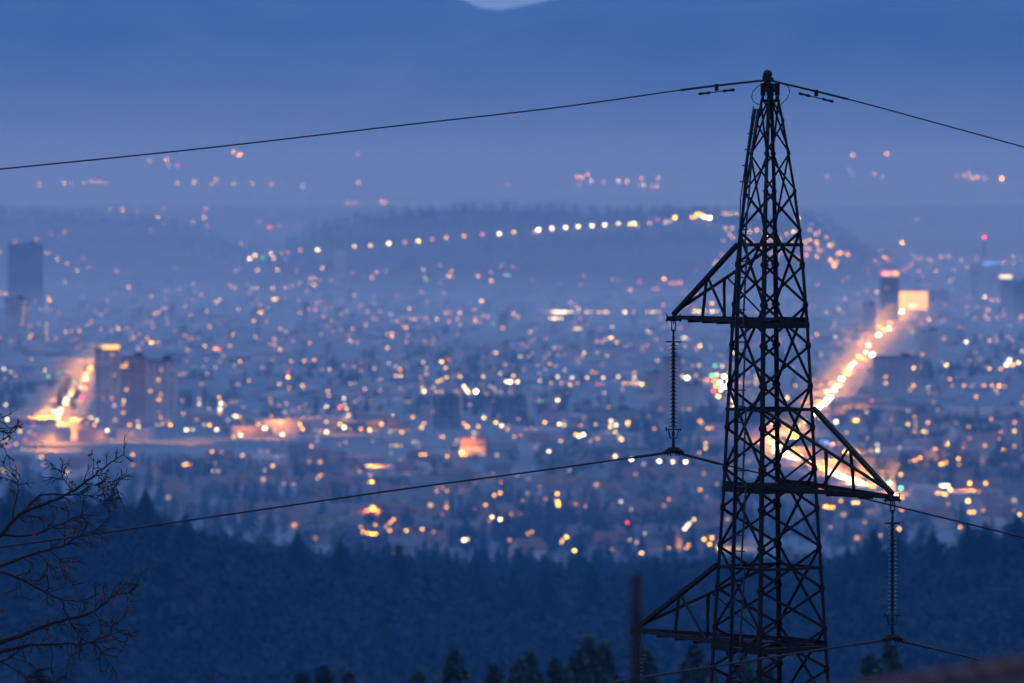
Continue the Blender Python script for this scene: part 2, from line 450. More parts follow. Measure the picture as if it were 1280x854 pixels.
# working platforms / plan bracing plates at the arm levels
for py in (403, 608, 806):
    b = MB()
    for i, j in ((0, 2), (1, 3)):
        b.angle(legp(i, py) + AX * (.02 * (i + 1)), legp(j, py) + AX * (.02 * (i + 1)), -AX, (legp(i, py) - legp(j, py)).cross(AX), .07, .01)
    b.box(Vector((C0.x, D0, zt(py) + .05)), (.34, .34, .02), rz=.3)
    tpart(b, 'plan_bracing', M['steel'])
# ladder on the narrow left face
def lad(f, py, out=.07):
    a, c = legp(0, py), legp(3, py)
    return a.lerp(c, f) + face_dir(0, 3) * out
lad_root = bpy.data.objects.new('ladder', None); COL.objects.link(lad_root); lad_root.parent = tower
fr = lambda py: float(np.interp(py, [136, 304, 560, 1240], [-.02, .23, .42, .60]))
b = MB(); pp = [136, 200, 304, 408, 510, 603, 707, 812, base_py - 10]
for a, c in zip(pp[:-1], pp[1:]): b.angle(lad(fr(a), a), lad(fr(c), c), face_dir(0, 3), (legp(3, 500) - legp(0, 500)), .036 if a < 250 else .055, .010)
tpart(b, 'rail', M['steel_blue'], lad_root)
b = MB()
for a, c in zip(pp[:-1], pp[1:]): b.bar(lad(fr(a) + .26, a), lad(fr(c) + .17, c), .032, .032)
tpart(b, 'rail', M['steel_blue'], lad_root)
b = MB()
b.bar(lad(fr(133) - .30, 133), lad(fr(250) - .12, 250), .02, .02); b.bar(lad(fr(250) - .12, 250), lad(fr(300) - .04, 300), .02, .02)
tpart(b, 'rail', M['steel_blue'], lad_root)
py = 147
while py < base_py - 20:
    b = MB(); l = fr(py) - (.24 if py < 240 else 0)
    b.tube([lad(l, py), lad(fr(py) + .24, py)], .014, 6)
    tpart(b, 'rung', M['steel_blue'], lad_root); py += 20
# top: cap frame, bracket and pin with earth wire clamp
b = MB()
for i in range(4):
    b.bar(legp(i, 112), legp((i + 1) % 4, 112), .05, .09); b.bar(legp(i, 126), legp((i + 2) % 4, 126), .03, .05)
    b.box(legp(i, 112), (.07, .07, .22), rz=.3)
tpart(b, 'head_frame', M['steel'])
TOP = at(960.5, 99, D0)
b = MB()
b.tube([at(961, 109, D0), at(960, 92, D0)], [.035, .03], 8)
b.ball(at(959.5, 93, D0), .085, 0, 6, 10); b.ball(at(957.5, 97, D0), .07); b.ball(at(962, 99.5, D0), .06); b.ball(at(959, 103, D0), .065)
b.bar(at(955, 101, D0), at(967, 99.5, D0), .06, .07); b.tube([at(957, 106, D0), at(966, 107, D0)], .02, 6)
tpart(b, 'earth_wire_bracket', M['iron'], None, False)
for xs, n_ in (((956, 103), (947, 108), (941, 115), (939.5, 122), (943, 128), (949, 131)), 0), (((968, 103), (980, 104.5), (986, 109), (987, 116), (984, 123), (976, 131)), 1):
    P = [at(x, y, D0 - .1) for x, y in xs]; P2 = []
    for k in range(len(P) - 1):
        for t in (0, .5): P2.append(P[k].lerp(P[k + 1], t))
    P2.append(P[-1])
    b = MB(); b.tube(P2, .009, 6); tpart(b, 'jumper_loop', M['wire'])

# ------------------------------------------------------------------ wires and insulators
LD = Vector((math.sin(math.radians(57.5)), math.cos(math.radians(57.5)), 0))  # along the line, to the right and away
def vplane(px, py, P):
    """where the pixel direction meets the vertical plane of the line through P"""
    n = Vector((-LD.y, LD.x, 0)); d = ray(px, py)
    return d * (n.dot(P) / n.dot(d))
def spline(P, n=14):
    out = []
    for i in range(len(P) - 1):
        p0 = P[max(i - 1, 0)]; p1 = P[i]; p2 = P[i + 1]; p3 = P[min(i + 2, len(P) - 1)]
        for k in range(n):
            t = k / n
            out.append(.5 * ((2 * p1) + (p2 - p0) * t + (2 * p0 - 5 * p1 + 4 * p2 - p3) * t * t + (3 * p1 - p0 - 3 * p2 + p3) * t ** 3))
    out.append(P[-1]); return out
def extend(P, first, m=40):
    """carry a wire on past the frame in its own slope"""
    a, c = (P[0], P[1]) if first else (P[-1], P[-2])
    e = a + (a - c).normalized() * m; e.z += .4
    return [e] + P if first else P + [e]
def wire(name, left, right, P, rad, label, armour=0, arad=0, dampers=()):
    root = empty(name, P); tag(root, label, 'wire', 'overhead line wires')
    L = spline([vplane(x, y, P) for x, y in left] + [P])
    L = extend(L, True)
    Rr = spline([P] + [vplane(x, y, P) for x, y in right])
    Rr = extend(Rr, False)
    pts = L + Rr[1:]
    b = MB(); b.tube([p - P for p in pts], rad, 8); b.build('conductor', M['wire'], root, True)
    if armour:
        near = [p - P for p in pts if (p - P).length < armour]
        b = MB(); b.tube(near, arad, 8); b.build('armour_rods', M['wire'], root, True)
    for px, s in dampers:
        src = L if s < 0 else Rr
        q = min(src, key=lambda p: abs(640 + F * p.x / p.y - px)) - P
        k = [p - P for p in src]; ii = min(range(len(k)), key=lambda t: (k[t] - q).length)
        d = (k[min(ii + 1, len(k) - 1)] - k[max(ii - 1, 0)]).normalized()
        b = MB(); b.box(q + Vector((0, 0, -.03)), (.07, .05, .12)); b.tube([q - d * .26 + Vector((0, 0, -.11)), q + d * .26 + Vector((0, 0, -.11))], .010, 6)
        for g in (-1, 1):
            c = q + d * (.26 * g) + Vector((0, 0, -.11)); b.tube([c - d * .13, c - d * .1, c, c + d * .1, c + d * .13], [.014, .028, .017, .028, .014], 8)
        b.build('vibration_damper', M['iron'], root)
    return root
PE = at(960, 100, D0)
wire('earth_wire', [(-60, 217), (0, 211.5), (250, 186), (500, 157), (700, 134), (860, 111.5)], [(1060, 124), (1160, 151), (1280, 184), (1340, 202)], PE, .0125,
     'thin earth wire crossing the top of the photo over the pylon peak', 1.9, .02, ((897, -1), (1022, 1)))

def insulator(tip, py_end, label, clamp_off=0.0):
    """hanging string of cap-and-pin sheds between two arcing rings, ending in a suspension clamp"""
    s = tip.y / D0 / PXM        # metres per pixel at that distance
    root = empty('insulator_string', tip); tag(root, label, 'insulator', 'insulator strings hanging from the arms')
    T = (py_end) * s            # total drop
    u = T / 166.0
    b = MB()
    for dx in (-.035, .035): b.tube([Vector((dx, 0, -2 * u)), Vector((dx, 0, -14 * u))], .012, 6)
    b.tube([Vector((-.045, 0, -2 * u)), Vector((.045, 0, -2 * u))], .013, 6); b.tube([Vector((-.045, 0, -14 * u)), Vector((.045, 0, -14 * u))], .013, 6)
    for k, z in enumerate((16, 20, 24)):
        b.bar(Vector((0, 0, -(z - 3) * u)), Vector((0, 0, -(z + 2) * u)), .045 if k % 2 else .03, .03 if k % 2 else .045)
    b.build('shackle', M['iron'], root)
    b = MB(); n = 24; ring = [Vector((.135 * math.cos(2 * math.pi * k / n), .135 * math.sin(2 * math.pi * k / n), -28.5 * u)) for k in range(n + 1)]
    b.tube(ring, .013, 6); b.bar(Vector((-.135, 0, -28.5 * u)), Vector((.135, 0, -28.5 * u)), .03, .015)
    b.build('arcing_ring', M['iron'], root)
    z0, z1 = 33, 134
    b = MB(); b.tube([Vector((0, 0, -26 * u)), Vector((0, 0, -141 * u))], .020, 8)
    for k in range(22):
        z = -(z0 + (z1 - z0) * k / 21) * u; b.tube([Vector((0, 0, z + .045)), Vector((0, 0, z + .01))], .034, 8)
    b.build('core', M['iron'], root)
    for k in range(22):
        z = -(z0 + (z1 - z0) * k / 21) * u; b = MB()
        b.lathe((0, 0, z), [(.025, .020), (.045, .012), (.074, -.001), (.078, -.008), (.072, -.007), (.045, .0), (.025, -.004)], 16)
        b.build('shed', M['glass_ins'], root, True)
    b = MB()
    b.bar(Vector((-.13, 0, -138 * u)), Vector((.13, 0, -138 * u)), .025, .018)
    b.tube([Vector((-.13, 0, -140 * u)), Vector((-.13, 0, -135 * u))], .014, 6); b.tube([Vector((.13, 0, -140 * u)), Vector((.13, 0, -137 * u))], .012, 6)
    for g in (-1, 1): b.tube([Vector((.095 * g, 0, -138 * u)), Vector((.055 * g, 0, -149 * u)), Vector((0, 0, -149.5 * u))], .012, 6)
    b.build('arcing_horn', M['iron'], root)
    b = MB()
    for k, z in enumerate((144, 149, 154, 158)):
        b.bar(Vector((0, 0, -(z - 3.5) * u)), Vector((0, 0, -(z + 3) * u)), .05 if k % 2 else .028, .028 if k % 2 else .05)
    b.build('link', M['iron'], root)
    e = Vector((0, 0, -T)); b = MB()
    b.tube([e - LD * .22 + AX * -.02, e - LD * .15, e - LD * .05 + AX * .03, e + LD * .05 + AX * .03, e + LD * .15, e + LD * .22 + AX * -.02], [.03, .05, .06, .06, .05, .03], 10)
    for g in (-.12, -.06, .06, .12): b.tube([e + LD * g + Vector((0, -.04, -.08)), e + LD * g + Vector((0, -.04, .08))], .012, 6)
    b.bar(e + AX * .02, e + AX * .13, .07, .05)
    b.build('suspension_clamp', M['iron'], root)
    return tip + e
E1 = insulator(TIP1, 166, 'dark insulator string hanging from the upper left arm against city lights')
E2 = insulator(TIP2, 175, 'insulator string with glinting sheds hanging from the right arm')
E3 = insulator(TIP3, 172, 'dim insulator string under the lowest arm, cut by the photo edge')
wire('power_line', [(-40, 690), (0, 684), (135, 665), (300, 641), (500, 612), (670, 589)], [(905, 581), (1010, 606), (1120, 633), (1280, 672), (1340, 688)], E1, .0165,
     'upper power line sagging left over the treetops and passing behind the pylon', 1.05, .026)
wire('power_line', [(640, 880), (780, 851), (860, 838), (1000, 816)], [(1180, 814), (1280, 838), (1340, 853)], E2, .0165,
     'lower power line passing in front of the pylon near the bottom edge', .9, .024)
wire('power_line', [(300, 1010), (600, 975)], [(1100, 1010), (1300, 1060)], E3, .0165,
     'power line on the lowest left insulator, below the photo', 1.0, .024)

# ------------------------------------------------------------------ bare tree on the left
def poly(pts, Y0, dY):
    out = []
    for k, (x, y) in enumerate(pts): out.append(at(x, y, Y0 + dY * k / max(1, len(pts) - 1)))
    return out
TY = 92.0
tree = empty('bare_tree', (at(-190, 700, TY).x, TY, gz(at(-190, 700, TY).x, TY)))
tag(tree, 'bare winter tree with a few rusty leaves reaching in from the left edge', 'tree')
OT = tree.location.copy()
def trpart(b, name, m, smooth=False, parent=None):
    b.v = [tuple(Vector(v) - OT) for v in b.v]; return b.build(name, m, parent or tree, smooth)
tx = OT.x
trunk = [Vector((tx + .25 * math.sin(k * .7), TY + .15 * math.cos(k), OT.z + k * 1.25)) for k in range(11)]
b = MB(); b.tube(trunk, [.22 - .019 * k for k in range(11)], 10); trpart(b, 'trunk', M['bark'], True)
BR = [  # branches read off the photo: pixel polyline, start radius in px, end radius, depth drift
    ([(-190, 520), (-90, 440), (-20, 392)], 4.5, 1.5, 2),
    ([(-180, 760), (-80, 712), (-20, 680), (2, 668), (16, 650), (30, 640), (50, 632), (70, 625), (92, 614), (105, 604), (120, 592), (130, 585), (143, 575), (156, 567)], 4.6, .5, -2),
    ([(16, 650), (18, 632), (23, 612), (22, 600), (14, 590)], 1.6, .4, 1),
    ([(30, 640), (40, 627), (52, 618), (70, 618), (86, 619), (100, 618), (118, 622), (140, 630), (152, 636)], 1.9, .4, 1.5),
    ([(2, 668), (20, 671), (45, 668), (66, 659), (82, 653), (98, 645), (110, 636)], 2.0, .5, 1),
    ([(-180, 790), (-60, 735), (0, 708), (20, 700), (45, 691), (62, 687), (80, 682), (96, 672), (112, 665), (130, 660)], 3.6, .5, 2),
    ([(105, 604), (118, 606), (130, 610), (142, 612), (154, 618)], 1.1, .35, 1),
    ([(120, 592), (128, 600), (138, 604), (146, 606)], .9, .35, -1),
    ([(92, 614), (84, 606), (78, 596), (76, 588)], .9, .35, 1),
    ([(-160, 742), (-60, 722), (0, 715), (15, 719), (30, 726), (48, 736), (62, 744), (78, 750), (96, 752), (112, 748), (124, 741)], 2.6, .6, -1),
    ([(-190, 880), (-80, 830), (0, 803), (22, 796), (42, 788), (62, 780), (84, 774), (102, 770), (118, 764), (130, 755), (142, 745), (152, 734), (160, 728)], 5.0, .5, 1.5),
    ([(-190, 905), (-70, 850), (0, 815), (18, 810), (40, 806), (62, 806), (84, 804), (100, 806), (116, 802), (132, 796), (150, 790)], 4.2, .5, -1),
    ([(78, 750), (80, 762), (86, 774), (94, 788), (104, 800), (118, 806)], 1.3, .4, 1),
    ([(118, 764), (124, 774), (136, 782), (150, 790), (160, 796)], 1.0, .35, -1),
    ([(142, 745), (150, 742), (160, 742), (170, 736)], .8, .3, 1),
    ([(-40, 840), (0, 828), (14, 822), (26, 811)], 1.8, .9, 1),
    ([(0, 826), (14, 834), (26, 842), (40, 856)], 1.2, .5, 0),
    ([(62, 806), (66, 820), (64, 838), (60, 858)], .8, .4, 1),
    ([(84, 804), (86, 822), (84, 838), (78, 860)], .9, .4, -1),
    ([(116, 802), (124, 812), (134, 826), (144, 838)], .8, .3, 1),
    ([(-120, 560), (-40, 545), (0, 539), (10, 541), (20, 540)], 2.2, .4, 2),
    ([(-60, 552), (-20, 549), (-2, 553), (8, 562)], 1.2, .4, 0),
    ([(-60, 530), (-20, 526), (0, 524), (3, 516)], 1.0, .3, 0),
    ([(45, 691), (56, 698), (60, 712), (58, 724)], .9, .35, 0),
    ([(62, 687), (74, 698), (80, 708), (80, 718)], .8, .3, 0),
]
rng = random.Random(11)
leafspots = []
def twigs(P, Y, px0, n, size):
    """small forked shoots along the outer part of a branch"""
    b = MB()
    for _ in range(n):
        k = rng.randrange(max(1, len(P) // 3), len(P) - 1)
        t = rng.random(); x = P[k][0] * (1 - t) + P[k + 1][0] * t; y = P[k][1] * (1 - t) + P[k + 1][1] * t
        dx = P[k + 1][0] - P[k][0]; dy = P[k + 1][1] - P[k][1]; a = math.atan2(dy, dx) + rng.choice((-1, 1)) * rng.uniform(.35, 1.15)
        L = size * rng.uniform(.5, 1.4); pts = [(x, y)]
        for s in range(4):
            a += rng.uniform(-.3, .3); x += math.cos(a) * L / 4; y += math.sin(a) * L / 4; pts.append((x, y))
        yy = Y + rng.uniform(-.3, .3)
        b.tube(poly(pts, yy, rng.uniform(-.4, .4)), [.0085, .0075, .0068, .0055, .0045], 4)
        for _k in range(rng.choice((1, 2, 3))):
            s = rng.randrange(1, 4); x2, y2 = pts[s]; a2 = a + rng.choice((-1, 1)) * rng.uniform(.4, .9); p2 = [(x2, y2)]; L2 = L * rng.uniform(.25, .5)
            for q in range(3):
                a2 += rng.uniform(-.3, .3); x2 += math.cos(a2) * L2 / 3; y2 += math.sin(a2) * L2 / 3; p2.append((x2, y2))
            b.tube(poly(p2, yy, rng.uniform(-.2, .2)), [.007, .0065, .006, .0045], 4)
            if rng.random() < .13: leafspots.append((p2[-1][0], p2[-1][1], yy))
    return b
for pts, r0, r1, dd in BR:
    n = len(pts); sc = TY / F
    P = poly(pts, TY, dd * .35); Q = []
    for k in range(n - 1):
        for t in (0, .33, .66):
            v = P[k].lerp(P[k + 1], t); Q.append(v + Vector((rng.uniform(-1, 1), rng.uniform(-1, 1), rng.uniform(-1, 1))) * .008)
    Q.append(P[-1]); m = len(Q)
    b = MB(); b.tube(Q, [sc * .98 * (r0 + (r1 - r0) * (k / (m - 1)) ** .6) for k in range(m)], 7)
    o = trpart(b, 'branch', M['bark'], True)
    inside = sum(1 for p in pts if p[0] > -20)
    tw = twigs(pts, TY + dd * .2, 0, int(2.1 * inside), 22)
    if tw.v: trpart(tw, 'twigs', M['bark'], False, o)
extra = [(118, 566), (124, 584), (92, 650), (88, 660), (80, 662), (98, 640), (84, 672), (58, 722), (80, 716), (82, 722), (78, 712), (60, 700), (160, 728), (152, 736), (146, 742), (156, 742), (140, 752),
         (92, 702), (150, 732), (130, 672), (118, 676), (44, 822), (96, 778), (12, 742), (2, 764), (46, 780), (128, 744), (28, 650), (132, 798), (3, 552), (5, 556), (2, 558), (0, 548), (86, 656), (90, 664), (100, 652), (134, 612), (45, 670), (78, 726)]
for x, y in extra:
    for _ in range(rng.choice((1, 2, 3))): leafspots.append((x + rng.uniform(-4, 4), y + rng.uniform(-4, 4), TY + rng.uniform(-.3, .3)))
b = MB()
for x, y, yy in leafspots:
    c = at(x, y, yy); s = rng.uniform(.03, .062)
    a = Vector((rng.uniform(-1, 1), rng.uniform(-.6, .6), rng.uniform(-1, 1))).normalized(); e = a.cross(Vector((.3, 1, .2))).normalized(); h = a.cross(e) * .25
    b.add([c, c + (a * .5 + e * .45) * s + h * s, c + a * s * 1.25, c + (a * .5 - e * .45) * s + h * s, c + a * s * .6 - h * s * .6], [(0, 1, 4), (1, 2, 4), (2, 3, 4), (3, 0, 4)])
lv = trpart(b, 'dry_leaves', M['leaf']); lv['kind'] = 'stuff'
# sapling tips poking up at the bottom edge
for (x, y, lab) in ((262, 838, 'slender bare shoot with a few dry leaves poking in at the bottom edge'),):
    p = at(x, y, 84); g = gz(p.x, 84); root = empty('sapling', (p.x, 84, g)); tag(root, lab, 'sapling')
    b = MB(); H = p.z - g
    b.tube([Vector((.05 * math.sin(k), 0, H * k / 8)) for k in range(9)], [.05 - .0055 * k for k in range(9)], 6); b.build('stem', M['bark'], root)
    b = MB()
    for k in range(26):
        z = H - rng.uniform(.02, 1.4); a = rng.uniform(0, 6.28); L = rng.uniform(.08, .3)
        b.tube([Vector((0, 0, z)), Vector((math.cos(a) * L * .5, math.sin(a) * L * .5, z + L * .5)), Vector((math.cos(a) * L * .7, math.sin(a) * L * .7, z + L * 1.1))], [.006, .005, .003], 4)
    b.build('shoots', M['bark'], root)

# ------------------------------------------------------------------ near roof, post
def shed():
    r0 = at(1040, 892, 24.9); r1 = at(1280, 853, 26.6)
    d = (Vector((r1.x - r0.x, r1.y - r0.y, 0))).normalized(); n = Vector((d.y, -d.x, 0))   # towards the camera
    mid = (r0 + r1) / 2; z = (r0.z + r1.z) / 2 - 0.02
    L, Wd, drop = 5.2, 2.2, 1.1
    g = gz(mid.x, mid.y); root = empty('garden_shed', (mid.x, mid.y, g)); tag(root, 'low red tiled garden shed roof, blurred in the bottom right corner', 'shed')
    c = Vector((0, 0, z - g)); rz = math.atan2(d.y, d.x)
    for s in (-1, 1):
        b = MB(); nn = n * s
        a0 = c - d * L / 2; a1 = c + d * L / 2; e0 = a0 + nn * Wd - AX * drop; e1 = a1 + nn * Wd - AX * drop; t = AX * .09
        b.add([a0 + t, a1 + t, e1 + t, e0 + t, a0, a1, e1, e0], [(0, 1, 2, 3), (7, 6, 5, 4), (0, 4, 5, 1), (1, 5, 6, 2), (2, 6, 7, 3), (3, 7, 4, 0)])
        b.build('roof_slope', M['roof_tile'], root)
    b = MB()
    k = 0
    while k < L:
        p = c - d * (L / 2 - k); b.tube([p + AX * .08, p + d * .34 + AX * .07], [.075, .066], 10); k += .3
    b.build('ridge_tiles', M['ridge_tile'], root)
    b = MB(); zw = z - g - drop * .85 + .15
    b.box((0, 0, zw / 2), (L - .5, Wd * 1.6, zw), rz=rz); b.build('walls', M['plaster'], root)
shed()
p = at(796, 722, 31); g = gz(p.x, 31)
post = empty('wooden_post', (p.x, 31, g)); tag(post, 'dark weathered wooden post standing blurred left of the lowest arm', 'post')
b = MB(); H = p.z - g
b.tube([Vector((.01 * math.sin(k * 2), 0, H * k / 6)) for k in range(7)] + [Vector((0, 0, H + .03))], [.036, .035, .034, .033, .032, .031, .03, .012], 10); b.build('shaft', M['wood'], post, True)
b = MB(); b.lathe((0, 0, H * .93), [(.031, 0), (.035, .01), (.035, .04), (.031, .05)], 12); b.build('metal_band', M['iron'], post)

# ------------------------------------------------------------------ trees by numpy
def conifer_proto(seed, tiers=9, seg=9, wl=1.0):
    r = np.random.default_rng(seed); V = []; Fc = []
    for t in range(tiers):
        f = t / tiers; z0 = .10 + .88 * f; rad = .23 * (1 - f) ** .85 + .015; dz = .16 * (1 - f * .6)
        for k in range(seg):
            a = 2 * math.pi * (k + r.random() * .7) / seg; ww = (.42 + .2 * r.random()) * wl; rr = rad * (1 - .45 * wl ** .5 + .75 * (r.random() - .2))
            i = len(V); V += [(0, 0, z0 + dz), (rr * math.cos(a - ww / 1.3), rr * math.sin(a - ww / 1.3), z0 + .01 * r.random()), (rr * 1.15 * math.cos(a), rr * 1.15 * math.sin(a), z0 - .03), (rr * math.cos(a + ww / 1.3), rr * math.sin(a + ww / 1.3), z0)]
            Fc.append((i, i + 1, i + 2, i + 3))
    V += [(-.012, 0, 0), (.012, 0, 0), (.008, 0, .6), (-.008, 0, .6), (0, -.012, 0), (0, .012, 0), (0, .008, .6), (0, -.008, .6)]
    i = len(V) - 8; Fc += [(i, i + 1, i + 2, i + 3), (i + 4, i + 5, i + 6, i + 7)]
    return np.array(V), np.array(Fc)
def broad_proto(seed, n=85, ls=1.0):
    r = np.random.default_rng(seed); V = []; Fc = []
    for _ in range(n):
        while True:
            p = r.random(3) * 2 - 1
            if .25 < np.linalg.norm(p) < 1: break
        c = np.array([p[0] * .30, p[1] * .30, .62 + p[2] * .36]); s = (.03 + .05 * r.random()) * ls
        u = r.normal(size=3); u /= np.linalg.norm(u); v = np.cross(u, r.normal(size=3)); v /= np.linalg.norm(v)
        i = len(V); V += [tuple(c - u * s), tuple(c - v * s * .6), tuple(c + u * s * 1.3), tuple(c + v * s * .6)]; Fc.append((i, i + 1, i + 2, i + 3))
    for a in np.linspace(0, 6.28, 5)[:-1]:
        i = len(V); V += [(-.012, 0, 0), (.012, 0, 0), (.15 * math.cos(a) + .005, .15 * math.sin(a), .75), (.15 * math.cos(a) - .005, .15 * math.sin(a), .75)]; Fc.append((i, i + 1, i + 2, i + 3))
    return np.array(V), np.array(Fc)
CON = [conifer_proto(s) for s in range(4)]; BRO = [broad_proto(s + 20) for s in range(5)]
def forest(name, P, H, con, mats_label=None):
    """one mesh of many trees at points P with heights H; con marks the conifers"""
    Vs, Fs, Ms = [], [], []; base = 0
    for i in range(len(P)):
        V, Fc = (CON if con[i] else BRO)[i % 4]
        a = NR.random() * 6.28; ca, sa = math.cos(a), math.sin(a); h = H[i]; wv = h * (.85 + .35 * NR.random())
        W = np.empty_like(V); W[:, 0] = (V[:, 0] * ca - V[:, 1] * sa) * wv + P[i][0]; W[:, 1] = (V[:, 0] * sa + V[:, 1] * ca) * wv + P[i][1]; W[:, 2] = V[:, 2] * h + P[i][2]
        Vs.append(W); Fs.append(Fc + base); Ms.append(np.full(len(Fc), 0 if con[i] else 1)); base += len(V)
    me = np_mesh(name, np.vstack(Vs), np.vstack(Fs), [M['needle'], M['twig']], np.concatenate(Ms))
    o = bpy.data.objects.new(name, me); COL.objects.link(o); return o
# wooded ridge: one far-off wood
P = []; H = []; Cn = []
N = 8000
while len(P) < N:
    px = NR.uniform(-120, 1400); d = 1000 + 900 * NR.random() ** 1.15; x = (px - 640) / F * d
    z = gz(x, d); P.append((x, d, z - .5)); c = vnoise(x, d, 90, 4) + NR.uniform(-.2, .2) > .72; Cn.append(c)
    H.append(NR.uniform(9, 19) if c else NR.uniform(8, 14.5))
o = forest('wood', np.array(P), H, Cn); tag(o, kind='stuff')
def tree_mesh(name, proto, m):
    V, Fc = proto; return np_mesh(name, V, Fc, [m])
bro_me = [tree_mesh('crown', broad_proto(s + 80, 3200, .2), M['needle']) for s in range(3)]
def ragged_conifer(seed, n=9000):
    r = np.random.default_rng(seed); V = []; Fc = []; nt_ = 40
    arm = r.random((nt_, 9)) * .7 + .45; off = r.random(nt_) * 6.28; lean = (r.random(2) - .5) * .05
    for _ in range(n):
        t = int(nt_ * r.random() ** .75); k = r.integers(9); f = (t + .5) / nt_
        L = (.27 * (1 - f) ** .92 + .008) * arm[t, k]; q = r.random() ** .6; a = off[t] + k * .698 + r.normal() * .10
        c = np.array([L * q * math.cos(a), L * q * math.sin(a), .10 + .88 * f - .05 * q * (1 - f) + r.normal() * .010]); c[:2] += lean * c[2]
        s_ = .006 + .009 * r.random(); u = r.normal(size=3); u /= np.linalg.norm(u); v = np.cross(u, r.normal(size=3)); v /= np.linalg.norm(v)
        i = len(V); V += [tuple(c - u * s_), tuple(c - v * s_ * .6), tuple(c + u * s_ * 1.3), tuple(c + v * s_ * .6)]; Fc.append((i, i + 1, i + 2, i + 3))
    return np.array(V), np.array(Fc)
rag_me = [tree_mesh('crown', ragged_conifer(s), M['fir']) for s in range(3)]
con_me = [tree_mesh('crown', p, M['needle']) for p in [conifer_proto(s + 60, 34, 15, .32) for s in range(3)]]
tb_ = MB(); tb_.tube([Vector((0, 0, -.02)), Vector((.003, 0, .5)), Vector((0, .002, .93))], [.02, .013, .004], 6); trunk_me = tb_.mesh('trunk', [M['bark']])
def spruce(px, py, Y, Hh, label, group, k, name='spruce_tree'):
    p = at(px, py, Y); g = gz(p.x, Y); h = Hh or max(5, p.z - g)
    if Hh: g = p.z - Hh
    r = empty(name, (p.x, Y, max(g, gz(p.x, Y)) if Hh else g), rng.uniform(0, 6.28)); tag(r, label, 'tree', group); r.scale = (h * 1.3, h * 1.3, h)
    for nm, me in (('crown', (con_me if Y > 700 else rag_me)[k % 3 if Y > 700 else (k // 2) % 3]), ('trunk', trunk_me)):
        c = bpy.data.objects.new(nm, me); COL.objects.link(c); c.parent = r
near = [(60, 838, 260, 'faint tree top left of the bare shoot at the bottom edge'), (405, 838, 250, 'left one of two low tree tops at the bottom edge'), (440, 842, 240, 'right one of two low tree tops at the bottom edge'),
        (515, 842, 265, 'low tree top between the pair and the lone tree'), (574, 814, 250, 'lone tree standing alone mid-way along the bottom edge'), (668, 818, 245, 'broad tree right of the lone pointed one'),
        (744, 797, 250, 'tall tree top just left of the wooden post'), (768, 806, 262, 'tree squeezed between the tall tree and the post'), (822, 815, 250, 'tree top under the tip of the lowest arm'),
        (852, 808, 255, 'tree top under the middle of the lowest arm'), (925, 822, 250, 'tree top seen through the pylon legs'), (1118, 806, 235, 'dark tree behind the right insulator clamp'),
        (380, 846, 258, 'lowest tree top left of the low pair'), (610, 836, 255, 'small tree right of the lone tree'), (640, 828, 240, 'small tree left of the broad one'), (700, 826, 255, 'rounded tree right of the broad one'), (722, 816, 248, 'leaning tree top left of the tall one'), (960, 834, 246, 'tree top right of the pylon legs'),
        (1085, 826, 255, 'small tree left of the right insulator clamp'), (1220, 835, 250, 'low tree behind the shed roof'), (875, 832, 270, 'short tree beside the left pylon leg')]
for k, (x, y, Y, lab) in enumerate(near): spruce(x, y - 4, Y * 1.5, None, lab, 'dark trees along the bottom edge', k, 'dark_tree')
crest = [(140, 600), (182, 598), (232, 628), (292, 615), (372, 650), (426, 655), (497, 662), (541, 664), (596, 690), (642, 700), (680, 700), (722, 708), (738, 690), (820, 690), (845, 698), (880, 686), (1060, 668), (1092, 652), (1120, 648), (1148, 645), (1166, 650), (1210, 640), (1232, 636), (1254, 630), (1272, 632)]
where = ['behind the bare tree', 'above the wooded slope', 'left of the pylon', 'right of the pylon']
for k, (x, y) in enumerate(crest):
    wv = where[0] if x < 200 else where[1] if x < 650 else where[2] if x < 900 else where[3]
    if k % 4 == 3: continue
    spruce(x, y + 9 + 9 * rng.random(), 1400, rng.uniform(12, 17), 'dark pointed spruce standing out on the ridge skyline ' + wv, 'spruces standing out on the ridge skyline', k)

# ------------------------------------------------------------------ roads
def road(name, pix, wd):
    P = [hit(x, y, 0) for x, y in pix]; P = spline(P, 10); b = MB(); V = []
    for i, p in enumerate(P):
        d = (P[min(i + 1, len(P) - 1)] - P[max(i - 1, 0)]); d.z = 0; d.normalize(); n = Vector((-d.y, d.x, 0)) * wd / 2
        for q in (p + n, p - n): V.append((q.x, q.y, gz(q.x, q.y) + .6))
    b.add(V, [(2 * i, 2 * i + 1, 2 * i + 3, 2 * i + 2) for i in range(len(P) - 1)])
    o = b.build(name, M['asphalt']); tag(o, kind='structure'); return P
ROADL = road('road', [(60, 575), (68, 556), (72, 538), (76, 518), (88, 496), (102, 476), (114, 460), (122, 448)], 34)
ROADR = road('road', [(1150, 640), (1118, 622), (1080, 606), (1040, 592), (1000, 576), (968, 562), (956, 550), (978, 540), (1000, 530), (1030, 503), (1052, 476), (1075, 450), (1096, 425), (1112, 405), (1128, 388)], 36)
ROADM = road('road', [(-80, 560), (40, 558), (140, 557), (250, 555), (360, 549), (460, 545), (560, 560)], 30)

ROADPIX = []
for pl in (ROADL, ROADR, ROADM):
    for p in pl:
        v = p.y * CP - p.z * SP; q = p.y * SP + p.z * CP
        ROADPIX.append((640 + F * p.x / v, 427 - F * q / v))
ROADPIX = np.array(ROADPIX)
def on_road(x, y, wx=17, up=4, dn=26):
    return bool((((np.abs(ROADPIX[:, 0] - x) < wx) & (y > ROADPIX[:, 1] - up) & (y < ROADPIX[:, 1] + dn))).any())
